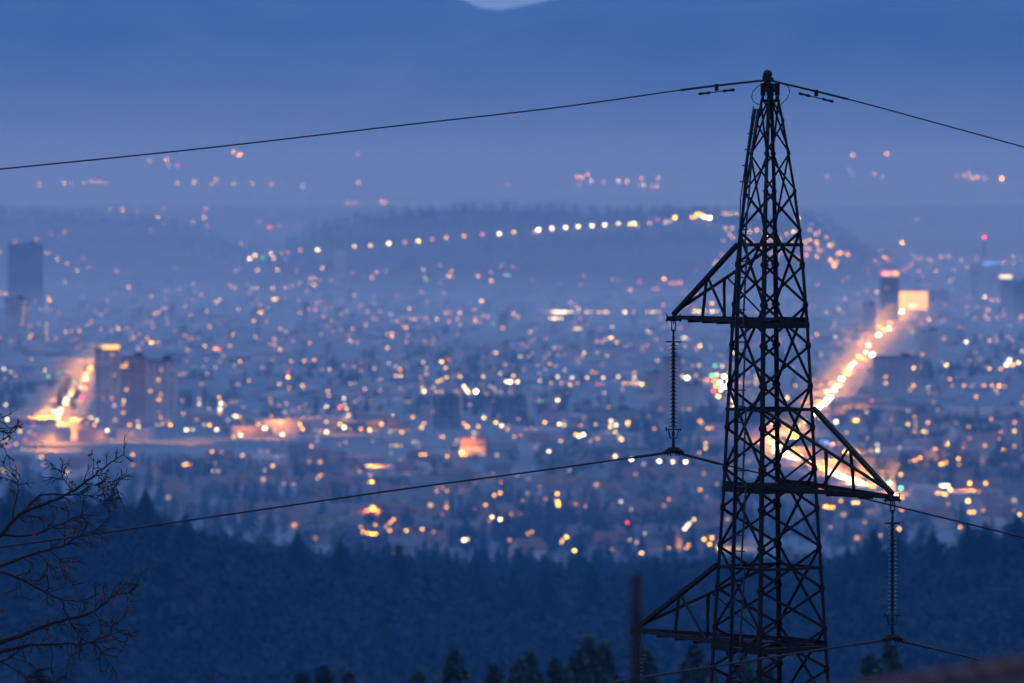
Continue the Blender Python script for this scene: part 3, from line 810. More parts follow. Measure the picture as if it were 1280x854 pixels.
# woods along the crests of the far hills
def broad_far(seed): return broad_proto(seed, 26)
FARP = [broad_far(s + 300) for s in range(4)]
sv = BRO; BRO = FARP; P = []; H = []; Cn = []
for D, T, pts in HILLS:
    for _ in range(950):
        px = NR.uniform(max(-60, pts[0][0] + 40), min(1340, pts[-1][0] - 40)); d = D - T * .75 * NR.random() ** 1.6; x = (px - 640) / F * d; z = gz(x, d)
        if z < -105: continue
        P.append((x, d, z - 1)); Cn.append(False); H.append(NR.uniform(11, 24))
o = forest('wood', np.array(P), H, Cn); tag(o, kind='stuff'); BRO = sv
# woods between the houses on the plain
P = []; H = []; Cn = []
clumps = [(NR.uniform(-60, 1340), py0) for py0 in np.concatenate([NR.uniform(555, 700, 46), NR.uniform(440, 560, 34), NR.uniform(370, 440, 12)])]
clumps += [(330, 566), (350, 560), (420, 575), (250, 600), (180, 560), (650, 640), (690, 668), (780, 690), (1150, 590), (1200, 600), (1240, 590), (1260, 600), (1180, 560), (1110, 540), (1160, 470)]
for cx, cyy in clumps:
    if on_road(cx, cyy, 42, 4, 44): continue
    g = hit(cx, cyy)
    if g is None or g.y > 7500: continue
    for _ in range(26 if g.y < 4000 else 14):
        x = g.x + NR.normal() * 26; y = g.y + NR.normal() * 60
        P.append((x, y, gz(x, y) - .4)); c = NR.random() < .4; Cn.append(c); H.append(NR.uniform(8, 15) if c else NR.uniform(7, 13))
o = forest('copse', np.array(P), H, Cn); tag(o, kind='stuff')


# ------------------------------------------------------------------ city lights
LC = {'w': (1.0, .84, .54), 'y': (1.0, .64, .14), 'o': (1.0, .45, .03), 'p': (1.0, .37, .12), 'r': (1.0, .05, .09), 'g': (.12, 1.0, .5), 'b': (.12, .28, 1.0)}
LS = {k: v * EK * .95 for k, v in {1: 1.2, 2: 2.1, 3: 3.6, 4: 6.0, 5: 10.5, 6: 17, 7: 34}.items()}
EM = {}
def em(c, b, k=1.0):
    if (c, b, k) not in EM: EM[(c, b, k)] = emis('lamp_glow_%s_%d' % (c, b), LC[c], LS[b] * k)
    return EM[(c, b, k)]
LIGHTS = """49,231,p3 80,229,y3 89,228,p1 105,228,p2 115,227,o3 124,228,o3 131,229,w1 187,201,w2 208,200,o4 211,207,p2 222,207,r2 222,229,y3 153,262,o4 138,262,w1 97,266,p1 171,264,p1 205,261,p2 197,272,y4 205,279,w1 188,287,p2 0,315,o3 72,324,y3 84,330,o3 96,338,w3 111,334,p2 145,339,o3 103,323,p1 17,303,p2 20,303,p2 46,299,p2 64,293,p1 81,290,p3 57,316,w2 62,316,w2
1,366,y3 7,367,y4 81,353,w2 161,359,o4 62,375,o5 60,372,o3 65,380,r3 189,371,o3 205,385,o3 194,392,o4 199,390,o3 190,403,o2 191,409,o2 208,398,o1 209,405,o2 148,411,y4 167,422,o3 189,428,y5 184,423,o3 195,428,o3 199,428,o2 37,422,y3 39,419,o3 37,408,p2 49,405,w1 82,415,y3 89,414,o2 99,414,o3 126,412,o2 109,406,y2 114,402,y2 58,405,y2 58,411,y2 58,417,y2 59,424,o2 70,423,p2 32,388,o2 5,461,w4 56,463,w3 60,470,g3 24,474,g1 73,467,g1 202,462,o2 215,464,p2 208,446,o2 225,468,o2 231,467,o2
25,539,y4 37,540,w2 31,550,r3 43,543,r3 20,555,y3 13,556,r2 7,506,w4 9,524,w5 52,571,o4 166,568,o4 166,581,o2 114,522,w4 121,525,w4 118,531,o4 109,529,y2 134,538,w5 162,531,o4 173,533,w4 172,527,o3 144,525,o3 164,542,o2 201,522,o3 203,530,o3 210,527,o2 213,531,o5 229,517,o3 233,537,w5 196,531,o2
292,190,o4 298,194,o4 301,193,o4 242,228,y3 243,226,o2 270,225,o3 265,230,o2 292,229,w2 315,230,w2 339,230,w2 378,233,w2 448,228,o3 447,193,p1 434,254,o3 440,254,o2 445,254,p1 477,253,o4 482,253,o3 257,261,p3 255,272,y4 241,278,y3 252,285,w2 258,282,p2 337,284,r4 324,278,w1 349,282,p2 372,281,p1 301,305,p3 290,303,p1 312,323,w5 319,319,w5 329,321,g3 339,317,w5 342,323,y4 352,316,p2 360,315,p2 375,313,o3 397,312,w5 357,324,p1 403,335,o4 295,338,w2 322,338,y4 347,337,y4 301,336,p1
242,355,o2 288,357,o3 293,360,o3 315,360,w2 321,360,o3 341,360,o4 357,360,o3 365,357,o2 374,354,o2 388,348,o3 393,348,o3 387,354,o2 393,356,y4 400,350,p1 443,343,o2 252,369,o3 270,378,y4 275,375,y4 342,374,y5 346,374,y4 325,381,p3 326,390,o5 324,391,o4 335,385,o2 298,387,p3 258,389,o4 317,401,o4 333,402,p2 380,390,o5 375,391,o3 386,387,p3 394,387,p3 396,379,p3 404,379,w1 405,396,o3 414,401,o2 443,369,o3 350,411,o3 358,415,o3 369,418,o2 262,408,o3 291,417,o5 287,417,o4 287,432,p3 319,421,p3 343,424,o3 343,431,o3 337,430,o2 350,437,o4 387,429,p3 256,433,o4 268,436,o4 271,436,o4 274,437,r4 300,452,o4 364,452,o3 380,451,o4 393,450,o4 360,465,r3 360,471,y5 412,462,w3 349,480,w3 311,476,o3 259,467,o2 378,482,o4 437,426,o3 440,427,p2 441,411,o3 457,406,o3 456,486,o2 438,480,w2 412,427,w1
249,499,o3 249,505,w4 274,497,o4 276,504,w5 275,511,w5 275,516,o4 294,520,w5 299,521,o4 285,525,w2 262,531,o5 255,531,w2 271,537,w5 241,537,w3 323,530,o4 331,535,w6 301,544,w5 292,546,o4 298,541,w2 338,499,o2 339,504,o2 349,507,o2 339,520,o3 351,529,w3 353,543,w5 375,530,o5 378,536,o5 408,508,w5 410,489,o4 411,495,o3 430,498,w4 431,506,y4 433,511,w4 436,519,w4 425,509,r5 408,527,o4 408,540,w5 425,530,o5 430,534,w6 451,536,o4 389,558,o4 432,553,o2 265,564,o4 277,565,p2 303,569,o4 341,582,y4 331,588,w2 233,580,o5 230,581,o4 237,580,o4 266,589,w2 273,589,w2 400,594,o5 397,598,o3 261,578,p1 355,605,p2 367,605,p2
465,347,o4 471,340,p3 482,339,p1 529,337,w2 531,347,y2 533,350,g2 550,332,w1 564,339,p3 560,345,o4 564,346,o3 597,345,o4 614,341,o3 614,351,y4 641,334,p1 632,344,w2 636,344,g2 527,365,o2 555,367,o3 602,376,y5 534,378,p1 512,386,o4 515,399,o3 519,399,o3 532,398,p3 546,399,y4 557,391,p3 563,391,p2 575,391,y4 593,387,p3 572,399,p3 561,402,p3 594,398,p3 594,402,o4 600,402,p2 575,406,y2 604,395,p3 610,396,p3 642,392,o4 647,396,o3 629,405,w5 628,410,o3 497,402,p3 507,410,o4 484,418,w2 490,417,o4 490,421,o4 484,435,o4 509,420,p2 663,415,y3 620,441,y4 650,446,y3 661,446,w1 665,442,w1 486,454,w2 495,458,w2 500,462,o4 495,470,o4 501,470,y4 468,461,w2 529,453,w3 533,460,w2 527,460,o3 533,467,o3 552,452,y5 557,460,y4 562,450,r3 558,472,y4 552,475,y4 547,477,y4 574,466,o3 575,471,y4 604,471,y4 625,467,w3 642,470,y4 633,477,w5 638,477,w6 647,477,w5 675,476,w3 526,471,w1 616,405,w1
528,485,o4 530,489,w5 545,489,y5 552,490,p3 542,484,w2 456,487,p3 580,483,w5 583,487,w5 585,490,y5 595,489,w7 609,492,o3 621,490,w1 627,490,w1 638,490,w1 587,506,o2 605,522,y5 620,528,y5 627,532,w5 634,537,y3 643,546,o3 651,544,p2 648,524,p2 580,529,o4 584,533,o5 598,533,o4 592,541,w3 592,547,w2 516,521,o4 530,529,o4 527,534,y4 502,540,o4 462,537,y5 477,530,o5 491,519,w1 488,540,w2 517,553,w2 522,553,w1 554,546,o4 550,546,o2 489,557,y2 495,557,y3 501,557,y2 526,568,o4 531,568,o4 559,570,o4 568,555,w3 571,550,w2 577,565,y6 582,568,o5 577,568,o5 465,602,o6 461,603,o4 463,594,o3 626,603,p3 676,501,g2 679,515,o3
702,367,o4 713,378,o3 719,381,o3 723,386,y4 684,390,o2 690,390,y4 694,390,w5 698,390,w5 702,390,w5 706,390,w5 710,390,w4 715,390,w4 723,390,y2 733,390,y4 739,390,y3 748,390,y4 755,390,y4 759,390,y4 781,390,w5 792,390,o3 809,390,y3 815,390,w4 819,390,y3 824,390,y3 859,389,y4 864,389,y5 869,389,y5 874,389,y5 881,389,y4 890,389,w5 896,389,y4 688,398,y4 693,398,w5 697,398,w4 702,398,y4 711,396,o4 726,398,r3 719,411,y3 722,411,y4 726,411,y3 765,409,w3 788,362,o4 799,352,r3 830,348,o5 838,354,p3 843,354,p3 848,354,p3 851,353,p3 822,361,o3 817,361,o2 829,381,o3 855,366,p2 870,366,o4 890,379,o5 858,382,o4 853,423,w3 856,422,w4 809,414,w3 813,416,w2 820,424,p2 809,432,o2 875,432,y5 871,437,y2 764,422,y5 771,428,o4 758,424,o3 753,427,p3 746,427,p3 730,441,y4 728,446,y2 687,455,o3 687,442,w1 706,463,w2 682,462,w1 874,457,w3 866,457,w1 853,470,y5 859,472,w7 870,469,o3 822,451,w2 832,451,w2 697,471,w4 715,472,w4 734,472,w4 754,472,w4 773,471,w4 793,472,w4 793,466,o3 740,465,o3 745,466,o2
713,481,y4 702,479,o3 689,479,o3 709,478,r2 747,480,r3 779,479,o3 785,479,o3 791,479,y4 797,479,y4 802,480,y5 722,479,o2 696,495,w6 700,497,r4 697,500,w5 679,515,o4 681,528,o5 699,530,w5 705,531,y4 701,551,y4 726,532,p3 720,543,o5 724,545,w6 729,543,w6 745,530,w4 761,509,o2 764,526,w5 770,531,w5 763,533,y5 769,540,y4 774,546,w3 777,549,y5 785,528,o6 785,531,o4 686,564,w5 747,548,o3 738,551,o2 818,536,o3 875,526,o4 877,529,o3 885,535,o4 890,535,o3 882,554,y4 882,560,y4 861,512,o2 769,570,w5 789,574,w6 824,576,w6 841,577,w5 857,577,w6 875,612,o4 896,605,o2 874,566,o3 835,574,o3
473,640,o4 512,637,o4 558,634,o4 607,631,o4 615,646,w5 625,649,w6 492,649,o4 488,653,o4 469,656,o4 451,659,o4 454,665,o5 460,666,o5 465,667,o6 470,667,o6 487,663,o4 483,658,o3 508,663,y4 528,661,y4 580,675,w6 584,674,w4 542,665,p2 553,643,p1 559,614,o3 546,614,p3 625,616,o5 618,619,o5 637,675,o3 636,706,r4 612,651,o2
654,626,o5 639,643,o2 651,643,o2 695,623,y6 696,617,o6 697,627,o6 698,631,o6 719,630,o4 713,640,o3 732,633,w2 682,624,p2 776,627,w4 789,637,w2 784,653,r4 665,665,o3 660,667,o3 708,671,y5 702,678,o4 703,675,o4 718,688,y5 766,706,r5 784,707,o5 802,691,o5 690,706,o2 695,704,o3 787,675,w2 796,678,o3 836,654,o4 806,667,w2 856,661,w5 859,657,w5 862,654,w4 867,649,w4 861,681,o4 858,685,o4 836,685,o3 836,624,p3 830,632,p2 880,674,o5 887,680,o5 895,683,o5 890,672,o5 885,670,o4 899,684,g5
1004,287,o4 1013,288,o4 1023,290,o4 1019,293,o4 1014,280,b2 1025,275,w1 1033,297,o4 1012,300,o4 1006,303,o4 1021,302,o4 1022,306,o4 1038,305,y4 1041,304,y4 1036,307,o4 1040,309,o4 1012,311,o3 1008,310,o3 1023,313,o3 1027,313,o3 1008,319,o4 1021,321,o4 1047,317,o4 1051,316,o5 1059,317,o3 1060,319,o3 1038,325,o5 1046,327,o4 1043,332,o5 1041,329,o4 907,285,y3 915,285,y3 912,293,o3 916,297,o3 905,301,o2 946,288,o4 955,290,o4 958,296,y5 937,290,o4 992,289,y5 983,293,o4 975,299,o3 960,300,o4 967,299,o4 990,319,o4 972,319,o3 965,317,o4 996,322,o3 920,310,o3 935,300,o4 895,327,o3 902,318,o2 893,331,y2 928,296,o3 941,305,o4 950,308,o3 981,308,o4 988,303,o4 978,315,o3
1128,303,y5 1146,274,w1 1101,313,o3 1106,322,y4 1110,325,r4 1093,326,o4 1099,331,o2 1102,322,o3 1117,326,w1 1140,318,o2 1144,323,o3 1150,324,o3 1140,330,o3 1137,333,o3 1130,338,p3 1160,325,o3 1165,326,o3 1176,321,y4 1186,320,o4 1149,339,p3 1154,346,o2 1170,339,p4 1160,335,r1 1192,338,w2 1191,348,w2 1187,352,w2 1202,325,o3 1220,328,o2 1221,322,o2 1209,334,o4 1252,328,o2 1256,328,o3 1266,321,p3 1267,329,p3 1276,324,w1 1132,354,o4 1096,365,y4 1056,374,o3 1048,386,w3 1053,392,w1 1022,355,p2 1053,350,p1 1060,347,p1
1190,362,b2 1160,369,y4 1139,383,w5 1144,382,y5 1161,400,y4 1164,413,g3 1164,418,g2 1231,371,w5 1240,375,o4 1247,375,o3 1257,374,o2 1275,361,o4 1277,371,o4 1275,379,o4 1276,387,y5 1276,396,o4 1235,387,o3 1232,395,o3 1235,399,o3 1021,418,o4 1044,421,w3
1111,449,y5 1111,454,o3 1111,462,o2 1107,471,o4 1107,479,y5 1107,475,o4 1142,460,y6 1142,465,y4 1142,474,w1 1142,482,o4 1138,487,o3 1160,484,w2 1170,432,o3 1171,424,o2 1180,423,p3 1153,443,o3 1183,456,y5 1187,474,o4 1190,482,p2 1205,482,o4 1230,482,o4 1240,482,o4 1249,482,o5 1256,483,w2 1245,487,o3 1215,483,w1 1208,427,w5 1213,429,o4 1237,426,o4 1246,426,o2 1265,425,p2 1278,439,w3 1237,461,y4 1251,461,o4 1258,456,w6 1261,452,w6 1262,449,w5 1266,456,o5 1273,453,w5 1220,496,o4 1239,524,o4 1278,504,o3 1209,533,y5 1213,535,y5 1195,529,w2 1268,539,y6 1268,528,o5 1262,529,o4 1251,540,p3 1256,544,o3 1160,528,o4 1143,521,o3 1135,514,w3 1135,530,y4 1135,520,w2 1143,539,o4 1154,539,y4 1158,540,y3 1090,500,r3 1083,515,w3 1071,525,o6 1068,525,o5 1045,527,w6 1056,509,o2 1058,541,o3 1096,556,w5 1084,548,w1
1097,563,w5 1089,563,o3 1125,560,w2 1144,575,o5 1150,572,o5 1139,576,o5 1180,579,o6 1184,578,o5 1176,580,o5 1198,573,o5 1199,580,o4 1184,555,o4 1231,558,o5 1255,562,o5 1268,558,p3 1212,604,o5 1232,604,o5 1177,607,w5 1181,607,w6 1185,607,w5 1188,612,y6 1172,616,o5 1178,617,o5 1182,618,y5 1210,626,y6 1212,640,o5 1217,640,o5 1229,638,o3 1274,643,y5 1185,630,o2 1126,593,o5 1112,603,g6 1126,610,g6 1116,610,p5 1102,601,g5 1091,597,g5 1067,628,y5 1072,628,y5 1051,626,p4 1081,653,o2 1127,637,p4 1032,633,o6 1037,634,o5 1041,634,o5 1124,661,o5 1200,659,o4 1038,659,o2 1033,553,b5 1040,556,b3 1028,552,b4
917,440,y5 917,500,y6 917,509,y6 994,482,y3 984,497,y5 894,457,g4 903,458,w4 890,469,g5 896,468,w5 905,470,w7 900,478,w7 906,483,w7 895,482,o6 892,488,r5 898,495,y6 911,475,w7 912,490,w6 901,487,w6 1005,503,o5 959,535,r5 945,470,y3 945,475,y3 945,480,y3
443,308,y4 463,307,y4 486,304,w5 506,303,p3 523,301,y5 540,299,p3 558,297,o4 580,295,o4 603,293,p3 624,292,w5 642,290,y4 668,290,p3 673,287,w6 690,285,w5 707,284,w5 723,283,w5 740,282,w5 756,281,w5 773,279,w5 787,280,y5 793,279,w5 797,283,o3 812,279,o3 822,275,p2 832,278,w3 838,277,w3 844,272,o6 865,271,o5 870,270,o5 876,268,o5 880,271,w7 887,272,w6 872,267,o5 905,267,y5 910,267,y5 917,267,y5 923,267,y5 997,272,w5
1066,194,o4 1108,192,o4 1062,212,p1 1066,217,p1 1093,217,p3 1103,221,w1 1034,221,w1 1205,220,o3 1211,217,o3 1215,223,o4 1222,221,o4 1231,223,w2 1195,220,p1 1252,223,o5 721,221,o3 724,221,o3 728,222,o3 735,218,o4 739,226,w3 755,227,p2 773,226,y4 784,227,o4 802,223,p3 800,232,w2 805,232,w3 815,233,o2 821,233,o3 823,222,p3 724,231,p1 966,212,y2 985,212,y1 635,231,p1"""
ROADCARS = """107,469,y4 108,474,w5 118,473,y3 100,484,w4 95,479,g3 86,490,y4 90,490,y5 83,501,w6 86,499,w6 78,504,w4 68,515,w5 74,517,w6 71,524,w6 83,538,w5 56,516,y4 60,513,o3 66,501,p3 92,509,b2 104,495,r3 92,525,y5 95,531,o4 95,542,r4 94,549,r4 72,538,y4 60,537,o3 52,540,o3 51,530,o3 77,512,w6 82,505,w6 88,494,w5 110,466,o4 114,460,o4 104,476,o4 76,530,y5 64,545,y5 70,550,o5 80,549,y5 58,550,o4
1105,413,y5 1111,411,w6 1112,404,o5 1109,398,o4 1098,419,w7 1096,408,o3 1100,407,o3 1085,432,w6 1090,444,w7 1082,441,w5 1073,446,y5 1065,457,w6 1062,461,w6 1068,454,w5 1052,474,w7 1050,482,w4 1042,488,w7 1043,495,b4 1127,390,w7 966,529,w6 958,548,y6 964,553,w6 970,560,w7 968,565,w6 982,568,w7 988,572,w6 996,574,w6 1015,565,w5 1003,571,y6 1012,522,w7 1020,513,w7 1025,523,w6 1030,505,w7 1037,497,w7 1033,490,w5 1045,483,w6 985,550,y6 990,540,y6 1000,533,y6 1008,527,w6 1016,518,w7 1024,509,w7 1034,501,w7 976,556,y6 1060,468,y5 1078,448,o5 1056,466,o5 1070,458,r4 1080,450,r4 1064,466,r4
1040,592,w7 1045,594,w7 1050,596,w7 1055,597,w7 1060,599,w7 1065,600,w7 1070,602,w7 1075,604,w7 1080,606,w6 1048,590,y6 1062,604,w6 1090,609,y5 1120,622,w7 1115,619,w6 1034,589,w6 1028,586,y6 1020,582,y5 1010,579,y5"""
def parse(t):
    out = []
    for s in t.split():
        x, y, cb = s.split(','); out.append((float(x), float(y), cb[0], int(cb[1])))
    return out
CW = {'w': 'white', 'y': 'yellow', 'o': 'orange', 'p': 'pink', 'r': 'red', 'g': 'green', 'b': 'blue'}
BW = {1: 'very faint', 2: 'faint', 3: 'dim', 4: 'clear', 5: 'bright', 6: 'very bright', 7: 'dazzling'}
REG = [(255, 'under the mountains', 1), (300, 'on the far hills', 1), (345, 'below the far hills', 1), (375, 'at town far edge', 1), (400, 'in far town', 1), (430, 'in the outer town', 1), (455, 'in upper mid town', 1), (485, 'in mid town', 1), (510, 'in lower mid town', 1), (535, 'in near town', 1), (560, 'at town near edge', 1), (620, 'among near houses', 1), (999, 'beyond the wooded ridge', 1)]
def region(x, y):
    r = [t for k, t, _ in REG if y < k][0]
    c = 'by left edge' if x < 130 else 'left of centre' if x < 420 else 'at centre' if x < 660 else 'left of pylon' if x < 890 else 'behind pylon' if x < 1030 else 'right of pylon' if x < 1160 else 'by right edge'
    return r, c
lamp_cache = {}
def lamp_mesh(c, b_, Hq, r):
    key = (c, b_, round(Hq), round(r, 1))
    if key not in lamp_cache:
        m = MB(); m.tube([Vector((0, 0, -Hq)), Vector((0, 0, -Hq * .1)), Vector((0, 0, -r * .6))], [.18, .12, .1], 5, 0); m.ball((0, 0, 0), key[3], 1, 4, 8); m.lathe((0, 0, 0), [(key[3] * 1.05, key[3] * .3), (key[3] * .4, key[3] * 1.02), (0.001, key[3] * 1.1)], 8, 0)
        lamp_cache[key] = m.mesh('street_lamp', [M['iron'], em(c, b_)])
    return lamp_cache[key]
lights = parse(LIGHTS)
order = sorted(range(len(lights)), key=lambda i: -lights[i][3] * 1000 - lights[i][1])
nl = 0; rest = []
def rad_at(d): return d / F * 1.4
PTL = []
for i in order:
    x, y, c, bb = lights[i]
    Hq = 9.0
    p = hit(x, y, Hq)
    if p is None: continue
    bb = min(7, bb + (2 if p.y > 10500 else 1 if p.y > 8200 or y < 345 else 0))
    if nl < 285 and c in 'wyop':
        r_, c_ = region(x, y)
        o = bpy.data.objects.new('street_lamp', lamp_mesh(c, bb, Hq, rad_at(p.y) * (.8 + .07 * bb))); COL.objects.link(o); o.location = p
        tag(o, '%s %s lamp %s, %s' % (BW[bb], CW[c], r_, c_), 'street lamp', 'street lamps of the town'); nl += 1
    elif c in 'rgb' and bb >= 2:
        r_, c_ = region(x, y)
        o = bpy.data.objects.new('signal_light', lamp_mesh(c, bb, Hq, rad_at(p.y) * (.8 + .07 * bb))); COL.objects.link(o); o.location = p
        tag(o, '%s %s signal light %s, %s' % (BW[bb], CW[c], r_, c_), 'signal light', 'signal lights of the town')
    else:
        rest.append((p, c, bb))
    if bb >= 5 and p.y < 6500: PTL.append((p, c, bb))
# faint lights nobody could count
for _ in range(900):
    y = R.triangular(322, 660, 400); x = R.uniform(-40, 1320)
    if float(vnoise(x, y * 2.2, 60, 31)) * .6 + float(vnoise(x, y * 2.2, 22, 33)) * .4 < R.uniform(.38, .62): continue
    if y > 590 and x < 440: continue
    p = hit(x, y, 7)
    if p is None: continue
    rest.append((p, R.choice('ooopppwyy'), R.choice((1, 1, 1, 2))))
keys = sorted(set((c, b_) for _, c, b_ in rest)); kid = {k: i for i, k in enumerate(keys)}
b = MB()
for p, c, b_ in rest:
    r = rad_at(p.y); v0 = len(b.v)
    b.add([p + Vector(q) * r for q in ((1, 0, 0), (-1, 0, 0), (0, 1, 0), (0, -1, 0), (0, 0, 1), (0, 0, -1))],
          [(0, 2, 4), (2, 1, 4), (1, 3, 4), (3, 0, 4), (2, 0, 5), (1, 2, 5), (3, 1, 5), (0, 3, 5)], kid[(c, b_)])
o = b.build('faint_town_lights', [em(*k) for k in keys]); tag(o, kind='stuff')
# cars on the lit roads
car_cache = {}
def car_parts(c, b_):
    if (c, b_) not in car_cache:
        m = MB(); prof = [(-2.2, .35), (2.2, .35), (2.25, .8), (1.2, .95), (.6, 1.45), (-1.1, 1.45), (-1.9, .95), (-2.25, .85)]
        n = len(prof); vs = [(-.9, q[0], q[1]) for q in prof] + [(.9, q[0], q[1]) for q in prof]
        m.add(vs, [tuple(range(n))[::-1], tuple(range(n, 2 * n))] + [(k, (k + 1) % n, n + (k + 1) % n, n + k) for k in range(n)])
        for sx in (-.85, .85):
            for sy in (-1.4, 1.4): m.tube([Vector((sx - .12, sy, .34)), Vector((sx + .12, sy, .34))], .34, 10)
        body = m.mesh('body', [M['iron']])
        h = MB(); h.ball((0, 0, 0), 1.0, 0, 4, 8); car_cache[(c, b_)] = (body, h.mesh('headlight', [em(c, b_)]))
    return car_cache[(c, b_)]
jam = []
for (x, y, c, bb) in parse(ROADCARS):
    if R.random() < .6: jam.append((x + R.uniform(-7, 7), y + R.uniform(-4, 4), R.choice('oooyr'), R.choice((3, 4, 4, 5))))
for n_, (x, y, c, bb) in enumerate(parse(ROADCARS) + jam):
    p = hit(x, y, 1.0)
    if p is None: continue
    left = x < 200
    lab = '%s car with %s lights, road %s' % ('small' if bb < 6 else 'glaring', CW[c], ('by left edge, ' + ('far end' if y < 495 else 'near end')) if left else ('behind the pylon' if x < 1020 else 'right of pylon, ' + ('far end' if y < 460 else 'upper stretch' if y < 540 else 'near stretch')))
    r = empty('car', (p.x, p.y, gz(p.x, p.y) + .6)); tag(r, lab, 'car', 'cars on the lit roads')
    bo, hl = car_parts(c, bb)
    q = bpy.data.objects.new('body', bo); COL.objects.link(q); q.parent = r
    s = rad_at(p.y) * (.78 if bb < 7 else .95)
    for sx in (-.75, .75):
        q = bpy.data.objects.new('headlight', hl); COL.objects.link(q); q.parent = r; q.location = (sx, -2.25, .75); q.scale = (s, s, s)
    if bb >= 5: PTL.append((p + Vector((0, 0, 6)), 'o' if c in 'yw' else c, bb))
# the light those lamps throw on streets and walls
def plight(p, col, pw, h):
    l = bpy.data.lights.new('lamp_light', 'SPOT'); l.energy = pw; l.color = col; l.shadow_soft_size = 1.5; l.spot_size = math.radians(150); l.spot_blend = .6
    o = bpy.data.objects.new('lamp_light', l); COL.objects.link(o); o.location = p + Vector((0, 0, h))
AMB = (1.0, .40, .03)
for x, y, pw in ((150, 552, .6), (200, 553, .35), (250, 549, .25), (310, 547, .3), (350, 544, .3), (378, 538, .8), (428, 538, 1), (477, 538, .7), (578, 568, .8),
                 (1150, 572, 1), (1182, 577, 1), (466, 664, 1.2), (696, 624, 1.2), (890, 678, 1.2), (1032, 635, 1), (1212, 630, .8), (903, 478, 2), (233, 580, .6), (400, 596, .5), (465, 602, .6), (620, 618, .5), (1071, 525, .7), (1075, 578, 3), (1058, 586, 3), (1095, 596, 2.5), (1042, 578, 2.5), (1085, 590, 3), (1110, 606, 2), (980, 556, 3), (972, 542, 2.5), (992, 566, 3), (1005, 556, 2.5), (56, 541, 3), (68, 536, 3), (80, 532, 3), (92, 540, 2), (48, 550, 2.5), (62, 549, 3), (84, 548, 2.5), (1150, 578, 2), (1190, 584, 2), (890, 686, 2), (1040, 640, 1.6)):
    p = hit(x, y, 0)
    if p is None: continue
    d = p.y / 3500.0
    plight(p, AMB, pw * 90000 * EK * d * d, 15 * d)
def lit_road(P, f0, f1, step, pw):
    run = 0.0
    for i in range(1, len(P)):
        run += (P[i] - P[i - 1]).length
        if f0 <= i / len(P) <= f1 and run > step:
            run = 0.0; d = P[i].y / 3500.0; plight(P[i], AMB, pw * EK * d * d, 13 * d)
lit_road(ROADL, .08, .95, 85, 105000)
lit_road(ROADM, .12, .80, 70, 26000)
lit_road(ROADR, .08, .98, 90, 110000)

# ------------------------------------------------------------------ buildings
win_me = {}
def window_mesh(c, b_):
    if (c, b_) not in win_me:
        m = MB(); m.box((0, 0, 0), (1, .3, 1)); win_me[(c, b_)] = m.mesh('window', [em(c, b_, .6)])
    return win_me[(c, b_)]
def building(x0, x1, yt, yb, wi, label, cat='building', name='apartment_block', depth=None, windows=(), roof=0, group=None, panels=True):
    """block whose front spans x0..x1 and rises from yb to yt as seen in the photograph"""
    xm = (x0 + x1) / 2; g = hit(xm, yb)
    if g is None: return None
    s = g.y / F; Wd = (x1 - x0) * s; Hh = max(4, (yb - yt) * s); dp = depth or min(28, max(11, Wd * .6))
    r = empty(name, (g.x, g.y + dp / 2, gz(g.x, g.y + dp / 2)), 0)
    tag(r, label, cat, group)
    b = MB(); b.box((0, 0, Hh / 2 - 1), (Wd, dp, Hh + 2)); b.build('wall', WALLS[wi], r)
    b = MB(); b.box((0, 0, Hh + .35), (Wd + .8, dp + .8, .7)); b.box((Wd * .2, 0, Hh + 1.8), (min(6, Wd * .3), min(5, dp * .4), 2.4)); b.build('roof', ROOFS[roof], r)
    if panels and Wd > 10:
        b = MB(); nf = max(2, int(Hh / 3.2)); nc = max(3, int(Wd / 4))
        for i in range(nf):
            for j in range(nc):
                if R.random() < .85: b.box((-Wd / 2 + (j + .5) * Wd / nc, -dp / 2 - .06, (i + .5) * Hh / nf), (Wd / nc * .5, .16, Hh / nf * .45))
        o = b.build('dark_windows', M['pane'], r); o['kind'] = 'stuff'
    for (wx, wy, c, bb, ww, wh) in windows:
        o = bpy.data.objects.new('window', window_mesh(c, bb)); COL.objects.link(o); o.parent = r
        o.location = ((wx - xm) * s, -dp / 2 - .25, (yb - wy) * s); o.scale = (ww * s, 1, wh * s)
    return r, Wd, Hh, dp, s
def W(t, ww=2.2, wh=2.2): return [(x, y, c, b_, ww, wh) for x, y, c, b_ in parse(t)]
building(10, 52, 305, 392, 1, 'broad dark tower block at the left edge under the hills', windows=W('20,382,o1 44,377,o1'))
building(5, 33, 374, 432, 3, 'pale slab block at the left edge below the dark tower', windows=W('30,385,o2 30,391,o2 29,398,o2 28,405,o2 31,378,o1'))
r = building(118, 149, 437, 542, 3, 'tall tower block with an orange light strip on its roof', windows=W('141,443,p2 143,469,o2 140,498,p3 129,498,p1 143,507,w3'))
def strip(bld, px0, px1, py, hpx, c, bb, nm='light_strip'):
    r, Wd, Hh, dp, s = bld
    b = MB(); b.box((0, 0, 0), ((px1 - px0) * s, .6, hpx * s)); o = b.build(nm, em(c, bb, .22), r)
    g = r.location; o.location = (((px0 + px1) / 2 - (640 + F * g.x / (g.y - dp / 2))) * s, -dp / 2 - .5, Hh + hpx * s * .5 + .3)
strip(r, 128, 149, 434, 5, 'o', 5)
building(150, 183, 447, 536, 0, 'second tower block right of the orange strip tower', windows=W('158,454,o3 153,458,o4 157,458,o4 158,487,o4 155,501,w4 154,506,o3 154,516,o4'))
building(184, 219, 451, 528, 3, 'pale tower block, right-hand one of the three beside the left road', windows=W('184,461,p1 198,475,o4 188,489,o4 201,493,o3 198,499,o4 202,462,o2 200,500,o3'))
r = building(1101, 1124, 345, 402, 4, 'dark office tower with a red and white sign on its roof', windows=W('1108,360,o1'))
